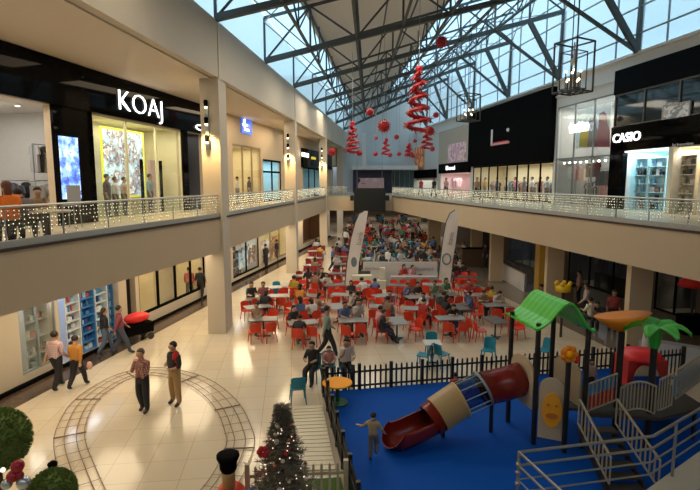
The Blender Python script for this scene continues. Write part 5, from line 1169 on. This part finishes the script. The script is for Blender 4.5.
# things behind the playground
t = thing('warning_bollard', 'yellow and white bollard behind the palm tree', 'bollard', AT(646, 345, 15.4).x and (AT(646, 345, 15.4).x, 15.4, 0)); MB().lathe([(.18, 0), (.16, .9), (.13, 1.0)], n=12).build('body', M('yellow_plastic', (.75, .70, .02), .5), t); MB().lathe([(.13, 1.0), (.10, 1.55), (.02, 1.6)], n=12).build('top', white_lam, t)
fence((7.9, 14.6, 0), (10.4, 15.2, 0), 18, 'dark bar fence behind the palm tree at the right edge', blk, h=1.15, w_=.04, post_every=18, rails=(.2, .95))
tag(MB().prism([(10.2, 17.3), (12.9, 15.2), (13.2, 15.5), (10.5, 17.7)], 0, .75).build('low_partition', M('pale_grey_blue_panel', (.42, .44, .50), .5), world=True), 'pale grey low partition at the right edge behind the palm', 'partition')
c = AT(692, 312, 20.5); t = thing('red_canopy_ride', 'red canopied ride at the right edge on the ground floor', 'ride', (c.x, c.y, 0)); MB().lathe([(.6, 2.0), (.55, 2.2), (.3, 2.4), (.04, 2.46)], n=14).build('canopy', ph_r, t, smooth=True); MB().bar((0, 0, 0), (0, 0, 2.1), .05).build('pole', base_m, t); MB().box((0, 0, .4), (.9, .6, .8)).build('body', black_m, t)
c = AT(563, 291, 20); t = thing('play_totem', 'yellow crown shaped toy top seen over the green roof', 'play ornament', (c.x, c.y, 0)); mb = MB().lathe([(.28, 1.9), (.30, 2.15)], n=12)
for i in range(6): a = 2*PI*i/6; mb.ball((.28*math.cos(a), .28*math.sin(a), 2.22), .09, 8, 5)
mb.build('crown', M('crown_yellow', (.8, .5, .01), .4), t, smooth=True); MB().bar((0, 0, 0), (0, 0, 1.95), .05, 10).build('stand', base_m, t)
t = thing('stroller', 'red hooded cart beside the couple walking by the ground shops', 'cart', G(138, 340), .9); MB().ball((0, 0, .92), .40, 12, 7, (1.35, .75, .55)).build('hood', ph_r, t, smooth=True); MB().box((0, 0, .5), (1.1, .55, .4)).build('body', black_m, t)
for sx in (-1, 1):
    for sy in (-1, 1): MB().bar((sx*.4, sy*.26, .14), (sx*.4, sy*.31, .14), .14, 12).build('wheel', base_m, t)
# front metal railing on its kerb
pts = [(3.35, 6.2), (2.88, 8.1), (5.5, 8.65), (7.6, 10.1)]; V3 = [Vector((x, y, 0)) for x, y in pts]; conc = M('pale_concrete', (.42, .38, .30), .7, bump=.1)
kb = MB()
for i in range(3):
    a, b = V3[i], V3[i+1]
    if i == 2: kb.prism([(a.x-.05, a.y+.05), (b.x-.05, b.y+.08), (b.x+.3, b.y-.35), (a.x+.25, a.y-.4)][::-1], 0, .62)
tag(kb.build('concrete_kerb', conc, world=True), 'pale concrete kerb at the bottom right corner under the railing', 'kerb')
mr = thing('metal_railing', 'grey tubular metal railing with four rails at the bottom right', 'railing', (3, 8, 0)); bm = M('railing_steel', (.34, .33, .29), .35, metal=.6)
hs = [1.72, 1.48, 1.22, .98]
MB().path([p+Vector((0, 0, 1.72)) for p in V3], .028, 8).build('top_rail', bm, mr, world=True)
for h in hs[1:]: MB().path([p+Vector((0, 0, h)) for p in V3], .017 if h < 1.4 else .024, 8).build('rail', bm, mr, world=True)
for p in (V3[1], V3[2].lerp(V3[3], .36), V3[0]): MB().bar(p+Vector((0, 0, .62 if p.x > 5.6 else 0)), p+Vector((0, 0, 1.72)), .028, 8).build('post', bm, mr, world=True)
for dz in (.98, 1.15, 1.35, 1.5): MB().ball(V3[1]+Vector((0, 0, dz)), .05, 8, 5).build('joint', bm, mr, world=True)
# ================================================================== TOY TRAIN TRACK, TRAIN, CHRISTMAS TREE, TOPIARY
outer = [G(x, y) for x, y in [(60.6, 477), (53.5, 445), (59, 425), (71, 405), (93, 388), (122, 374), (158, 368.5), (195, 375), (220, 387), (240, 406), (251, 428), (254.5, 448)]]
cen = sum(outer, Vector())/len(outer)
oc = outer + [Vector((-2.4, 9.4, 0)), Vector((-3.2, 8.2, 0)), Vector((-4.6, 8.2, 0))]
def catmull(P, k=8):
    out = []; n = len(P)
    for i in range(n):
        a, b, c, d = P[i-1], P[i], P[(i+1) % n], P[(i+2) % n]
        for j in range(k):
            t = j/k; out.append(((b*2)+(c-a)*t+(a*2-b*5+c*4-d)*t*t+(b*3-a-c*3+d)*t**3)/2)
    return out
oc = catmull(oc)
for _ in range(6): oc = [(oc[i-1]+oc[i]*2+oc[(i+1) % len(oc)])/4 for i in range(len(oc))]
def inset(P, dd):
    out = []; n = len(P)
    for i in range(n):
        d = (P[(i+1) % n]-P[i-1]).normalized(); nr = Vector((d.y, -d.x, 0))
        if (cen-P[i]).dot(nr) < 0: nr = -nr
        out.append(P[i]+nr*dd)
    return out
trk = thing('toy_train_track', 'oval brown toy train track lying on the cream floor', 'train track', (cen.x, cen.y, 0)); tm = M('rusty_track', (.20, .12, .085), .5)
for k_, dd in enumerate((0, .22, .48, .66)): MB().path([p+Vector((0, 0, .05)) for p in inset(oc, dd)], .011, 5, True).build('rail', tm, trk, world=True)
ia, ib = inset(oc, -.02), inset(oc, .70); N_ = len(oc)
L_ = 0; last = -9
cnt = 0
for i in range(N_):
    L_ += (oc[i]-oc[i-1]).length
    if L_-last > .42 and cnt < 98:
        last = L_; cnt += 1; big = cnt % 5 == 0
        MB().bar(ia[i]+Vector((0, 0, .035)), ib[i]+Vector((0, 0, .035)), .018 if big else .005, 5).build('sleeper', tm, trk, world=True)
# train: stack, boiler, cab
tr = thing('toy_train', 'toy train engine with black capped tan funnel and red body at the bottom edge', 'toy train', (-2.25, 7.95, .06), PI/2)
MB().lathe([(.12, .35), (.12, .80), (.13, .95)], c=(.8, 0, 0), n=16).build('funnel', M('tan_funnel', (.45, .30, .12), .5), tr, smooth=True); MB().lathe([(.13, .93), (.16, 1.0), (.16, 1.1), (.21, 1.2), (.21, 1.25), (.15, 1.27)], c=(.8, 0, 0), n=18).build('funnel_cap', black_m, tr, smooth=True)
MB().bar((-.1, 0, .35), (1.0, 0, .35), .28, 18).build('boiler', red_p, tr, smooth=True)
MB().box((-.05, 0, .15), (2.2, .5, .12)).build('chassis', MATS['black_matt'], tr); MB().box((-.75, 0, .5), (.7, .55, .65)).box((-.75, 0, .86), (.85, .7, .07)).build('cab', red_p, tr)
for x in (-.8, -.1, .6):
    for s_ in (-1, 1): MB().bar((x, s_*.24, .16), (x, s_*.29, .16), .16, 14).build('wheel', MATS['tan_funnel'], tr)
# christmas tree
ct = thing('christmas_tree', 'decorated Christmas tree with grey green branches and red baubles', 'Christmas tree', (-1.13, 8.0, 0)); rr = random.Random(3)
MB().bar((0, 0, 0), (0, 0, 2.55), .05, 8, .01).build('trunk', M('brown_trunk', (.10, .06, .035), .8), ct)
needle = M('frosted_needles', (.17, .14, .10), .8, var=.5, scale=25); fo = MB()
for i in range(330):
    f = (i+.5)/330; z = .35+2.28*f**.9; R0 = .86*(1-(z-.35)/2.30)**.9+.02; a = i*2.39996; r = R0*rr.choice([.6, .8, .95, 1.0, 1.18])*rr.uniform(.9, 1.05)
    p = Vector((0, 0, z)); q = Vector((r*math.cos(a), r*math.sin(a), z-.06-.10*r+rr.uniform(-.04, .06)))
    fo.bar(p.lerp(q, .15), q, .010, 4, .004)
    for j in range(7):
        b = p.lerp(q, .35+.65*j/7)
        for s_ in (-1, 1):
            an = a+s_*rr.uniform(.5, 1.0); l = .13*(1.1-.5*j/7); fo.bar(b, b+Vector((l*math.cos(an), l*math.sin(an), rr.uniform(-.02, .05))), .010, 3, .003)
fo.build('foliage', needle, ct)['kind'] = 'stuff'
for i in range(46):
    f = rr.random(); z = .5+1.85*f; R0 = .76*(1-(z-.35)/2.35); a = rr.uniform(PI, 2*PI) if i < 34 else rr.uniform(0, PI); c = (R0*math.cos(a), R0*math.sin(a), z)
    m = [M('red_bauble', (.35, .01, .02), .25), M('pearl_bauble', (.62, .5, .42), .3), M('copper_bauble', (.4, .16, .08), .25, metal=.5)][i % 3]
    MB().ball(c, rr.uniform(.028, .05), 9, 6).build('bauble', m, ct, smooth=True)
for i in range(60):
    z = rr.uniform(.5, 2.4); R0 = .78*(1-(z-.35)/2.35); a = rr.uniform(PI, 2*PI); MB().ball((R0*math.cos(a), R0*math.sin(a), z), .012, 5, 4).build('fairy_light', M('fairy', (1, .8, .6), .5, emit=.8), ct)
mb = MB()
for i in range(6): a = 2*PI*i/6; mb.ball((-.28+.06*math.cos(a), -.3, 1.95+.06*math.sin(a)), .05, 7, 5)
mb.build('red_flower', redm, ct, smooth=True)
gb_ = thing('blue_present', 'dark blue wrapped present beside the foot of the Christmas tree', 'present', (-1.62, 8.1, .75)); MB().box((0, 0, .12), (.3, .3, .24)).build('box', M('royal_blue_wrap', (.01, .05, .3), .35), gb_); MB().box((0, 0, .12), (.05, .31, .25)).box((0, 0, .12), (.31, .05, .25)).build('ribbon', white_lam, gb_)
tag(MB().box((-1.62, 8.1, .375), (.4, .4, .75)).build('plinth', red_p, world=True), 'red plinth under the blue present', 'plinth')
# topiary trees bottom left
leafm = M('topiary_leaf', (.15, .21, .04), .8, var=.5, scale=30)
def topiary(c, R, label, pot_z=0):
    t = thing('topiary_tree', label, 'topiary', (c[0], c[1], 0)); MB().bar((0, 0, 0), (0, 0, c[2]-R*.8), .05, 8).build('stem', M('brown_trunk', (.1, .06, .03), .8), t); MB().lathe([(.2, 0), (.28, .4), (.26, .42)], n=14).build('pot', M('pot_brown', (.2, .1, .05), .6), t)
    mb = MB().ball((0, 0, c[2]), R*.93, 16, 10); r3 = random.Random(int(R*100))
    for i in range(2600):
        z = r3.uniform(-1, 1); a = r3.uniform(0, 2*PI); s_ = math.sqrt(1-z*z); q = Vector((s_*math.cos(a), s_*math.sin(a), z)); p = Vector((0, 0, c[2]))+q*R*.92
        tn = q.cross(Vector((r3.uniform(-1, 1), r3.uniform(-1, 1), r3.uniform(-1, 1)))).normalized()*.035; e = p+q*R*.13+tn*r3.uniform(-1, 1)
        mb.add([p-tn*.6, p+tn*.6, e], [(0, 1, 2)])
    mb.build('foliage', leafm, t)['kind'] = 'stuff'
    return t
c = AT(-4, 440, 7.6); topiary((c.x, c.y, c.z), .50, 'large round green topiary ball at the left edge')
c = AT(52, 492, 7.4); topiary((c.x, c.y, c.z), .36, 'smaller round green topiary at the bottom left')
c = AT(20, 468, 7.0); t = thing('ornament_cluster', 'cluster of dark red and silver baubles between the two topiaries', 'ornament', (c.x, c.y, 0)); MB().bar((0, 0, 0), (0, 0, c.z+.1), .03).build('stake', base_m, t)
for (dx, dz, r, m) in [(0, .06, .095, MATS['red_bauble']), (-.08, -.10, .09, MATS['red_bauble']), (.07, -.2, .10, M('silver_bauble', (.5, .55, .58), .2, metal=.8)), (-.18, -.22, .08, MATS['silver_bauble']), (-.22, 0, .035, MATS['bulb_string']), (.02, -.08, .06, MATS['red_bauble'])]: MB().ball((dx, -.05, c.z+dz), r, 12, 8).build('bauble', m, t, smooth=True)
c = AT(53, 470, 7.9); t = thing('black_floodlight', 'small black floodlight standing behind the smaller topiary', 'floodlight', (c.x, c.y, 0)); MB().bar((0, 0, 0), (0, 0, c.z), .02).build('stand', base_m, t); MB().lathe([(.05, 0), (.08, .12), (.03, .16)], c=(0, 0, c.z), n=10).build('head', black_m, t)
# ================================================================== PEOPLE IN THE FOREGROUND
chk = patterned('checked_shirt', [(.58, .54, .54), (.5, .3, .32), (.10, .06, .10)], 16, 'CHECK', .8)
plaid = patterned('plaid_shirt', [(.5, .36, .3), (.28, .08, .07), (.12, .04, .04)], 18, 'CHECK', .8)
dk = (.02, .02, .025)
person('walk2', G(58, 389), -.12, chk, dk, 'man in checked shirt and dark trousers walking away at left', k=1.02)
person('walk', G(78, 388), -.1, (.50, .22, .04), dk, 'woman in tan orange top walking beside the man in checks', skin=1, k=.93)
o = MB().ball((0, 0, 0), .1, 10, 6, (.9, .6, 1.3)).build('handbag', M('pink_beige_bag', (.65, .38, .28), .6), smooth=True); o.location = G(91, 388)+Vector((0, 0, .72)); tag(o, 'small pinkish bag swinging beside the woman in tan orange', 'bag')
person('walk2', G(106, 354), -.9, dk, (.10, .14, .22), 'woman with long dark hair in black top and jeans walking by pharmacy', long=True, k=.97)
person('walk', G(121, 354), -1.1, (.24, .05, .07), (.06, .07, .11), 'man in maroon shirt and dark jeans walking by the ground shops', k=1.02)
person('phone', G(144, 411), 2.9, plaid, dk, 'person in plaid shirt standing inside the track holding a phone', k=1.0, face=True, hair=M('brown_hair', (.10, .05, .03), .7))
person('hips', G(176, 404), 2.5, dk, (.42, .27, .12), 'person in black shirt and tan trousers with red scarf inside track', k=1.03, face=True)
sc_ = G(176, 404); t = MB()
p0 = sc_ + Vector((.10, -.12, 0)); t.ball(p0+Vector((0, 0, 1.42)), .1, 10, 6, (1.1, .8, 1.9)).ball(p0+Vector((.02, .02, 1.2)), .07, 8, 5, (1, .5, 2)); tag(t.build('scarf', M('red_scarf', (.42, .015, .015), .8), world=True, smooth=True), 'bright red scarf hanging over the shoulder of the black shirted person', 'scarf')
person('walk', G(327, 357), -1.35, (.26, .30, .27), dk, 'man in grey green shirt striding left of the seated trio', k=1.06)
gs = G(313, 381); person('sit', gs+Vector((0, 0, .0)), PI-.3, dk, dk, 'person in black leftmost of the trio seated by fence', k=.95)
person('sit', G(329, 378), PI+.1, (.55, .25, .22), (.1, .1, .12), 'child in pink top in the middle of the seated trio', k=.78, skin=1)
person('sit3', G(346, 381), PI+.2, (.62, .56, .52), dk, 'person in pale top rightmost of the trio seated by fence', k=1.02, long=True)
person('run', G(373, 459, .03), -.25, (.35, .27, .16), (.2, .16, .12), 'child running barefoot across the blue mat towards the fence', k=.62, skin=1, shoes=SKIN_B)
person('stand', Vector((2.9, 13.3, .03)), 0, (.35, .06, .04), dk, 'small child behind the clear section of the slide', k=.6)
person('stand', Vector((6.05, 12.2, .90)), PI, (.45, .30, .25), dk, 'small child on the play deck behind the blue and red panels', k=.55)
for px, py, ps, rz, top, leg, lab in [(190, 300, 'walk', .2, (.4, .06, .06), dk, 'person in red far down the left aisle'), (201, 300, 'walk2', .1, dk, dk, 'person in black just left of the first left column'),
        (266, 268, 'stand', 1, dk, dk, 'person in black standing at the picture boards, nearer'), (277, 262, 'stand', 1.4, dk, (.1, .05, .05), 'person in black standing at the picture boards, farther'),
        (601, 330, 'sit2', 2.0, dk, dk, 'person in black under the right gallery left of the nearest column'), (585, 322, 'walk', 1.2, (.6, .5, .45), dk, 'person in pale top under the right gallery'),
        (612, 331, 'stand', 2.6, (.3, .05, .05), dk, 'person in dark red beside the nearest right column'), (590, 329, 'sit', .4, (.7, .65, .55), dk, 'person in cream under the right gallery'), (578, 305, 'stand', 1.2, (.5, .3, .28), dk, 'person in rose top far under the right gallery'),
        (463, 265, 'stand', 2, (.6, .55, .5), dk, 'standing person in pale top right of the right flag'), (472, 262, 'walk', 2, (.6, .4, .05), dk, 'standing person in yellow right of the right flag'), (485, 268, 'stand', 2, dk, dk, 'standing person in black right of the right flag')]:
    person(ps, G(px, py), rz, top, leg, lab)
# upper left cafe: round table with people
p = LW; c = Vector((-8.15, 12.2, ZF))
t = thing('cafe_table', 'round cream cafe table by the upper left railing', 'table', (AT(47, 203, 12.4).x, 12.4, ZF)); MB().lathe([(.50, .72), (.52, .73), (.52, .76), (.5, .77)], n=24).build('tabletop', M('cream_top', (.6, .5, .35), .4), t); MB().bar((0, 0, 0), (0, 0, .72), .04, 8).build('pedestal', base_m, t); MB().lathe([(.25, 0), (.25, .03)], n=14).build('base', base_m, t)
person('sit', (AT(5, 195, 11.3).x, 11.4, ZF+.02), .9, (.80, .18, .02), dk, 'woman in bright orange seated at the upper left edge', long=True, k=1.05, hair=M('orange_brown_hair', (.12, .04, .02), .7))
person('sit2', (AT(26, 200, 11.9).x, 12.0, ZF+.02), 1.3, (.12, .10, .11), dk, 'person in dark top and dark cap seated by the cafe table', k=1.0)
person('sit', (AT(38, 200, 13.6).x, 13.6, ZF), -2.6, (.3, .2, .12), dk, 'person in brown behind the cafe table', k=.95)
for px, d, lab in [(33, 14.5, 'grey high backed cafe stool left of the blue screen'), (70, 16.0, 'grey high backed cafe stool in front of the blue screen')]:
    q = AT(px, 190, d); t = thing('high_chair', lab, 'stool', (q.x, q.y, ZF)); MB().box((0, 0, .72), (.42, .42, .05)).build('seat', M('grey_seat', (.25, .26, .27), .5), t); MB().box((0, .2, 1.05), (.42, .04, .6)).build('backrest', MATS['grey_seat'], t)
    for sx in (-1, 1):
        for sy in (-1, 1): MB().bar((sx*.17, sy*.17, .7), (sx*.2, sy*.2, 0), .015).build('leg', steelL, t)
q = XFL(12.4)
for px, py, d, c_, lab in [(446, 190, 47, (.5, .3, .3), 'person on the far right gallery by the pink shop'), (434, 190, 50, dk, 'person in black on the far right gallery'), (421, 190, 53, (.5, .05, .05), 'person in red on the far right gallery'), (477, 190, 40, (.3, .2, .12), 'person in brown on the right gallery below the black front')]:
    a = AT(px, py, d); person('walk', (a.x, d, ZF), 2.4, c_, dk, lab)

# extra standing people in the far food hall
r5 = random.Random(9)
for i, (x, y) in enumerate([(0.6, 33.5), (2.6, 34.3), (5.0, 33.2), (5.8, 36), (1.0, 49.5), (3.2, 49), (5.2, 50.2), (-.4, 48), (6.6, 53), (.4, 56), (3.5, 57), (7.5, 58), (2.2, 64), (5.5, 65), (9, 66), (1.5, 70), (7, 72), (-1.2, 35.2), (-.9, 39.5), (4.4, 40.5), (6.9, 41.5), (7.2, 36.2)]):
    if i in (2, 18): y += 1.1
    c = r5.choice(TOPS); person(r5.choice(['walk', 'walk2', 'stand']), (x, y, 0), r5.uniform(0, 6.28), c, dk, '%s standing person in %s counting back through the far food hall' % (ORD[i % 16] if i < 16 else ['rearmost', 'back wall', 'left side', 'left dark chairs', 'middle', 'right dark chairs'][i-16], COLN[c]))
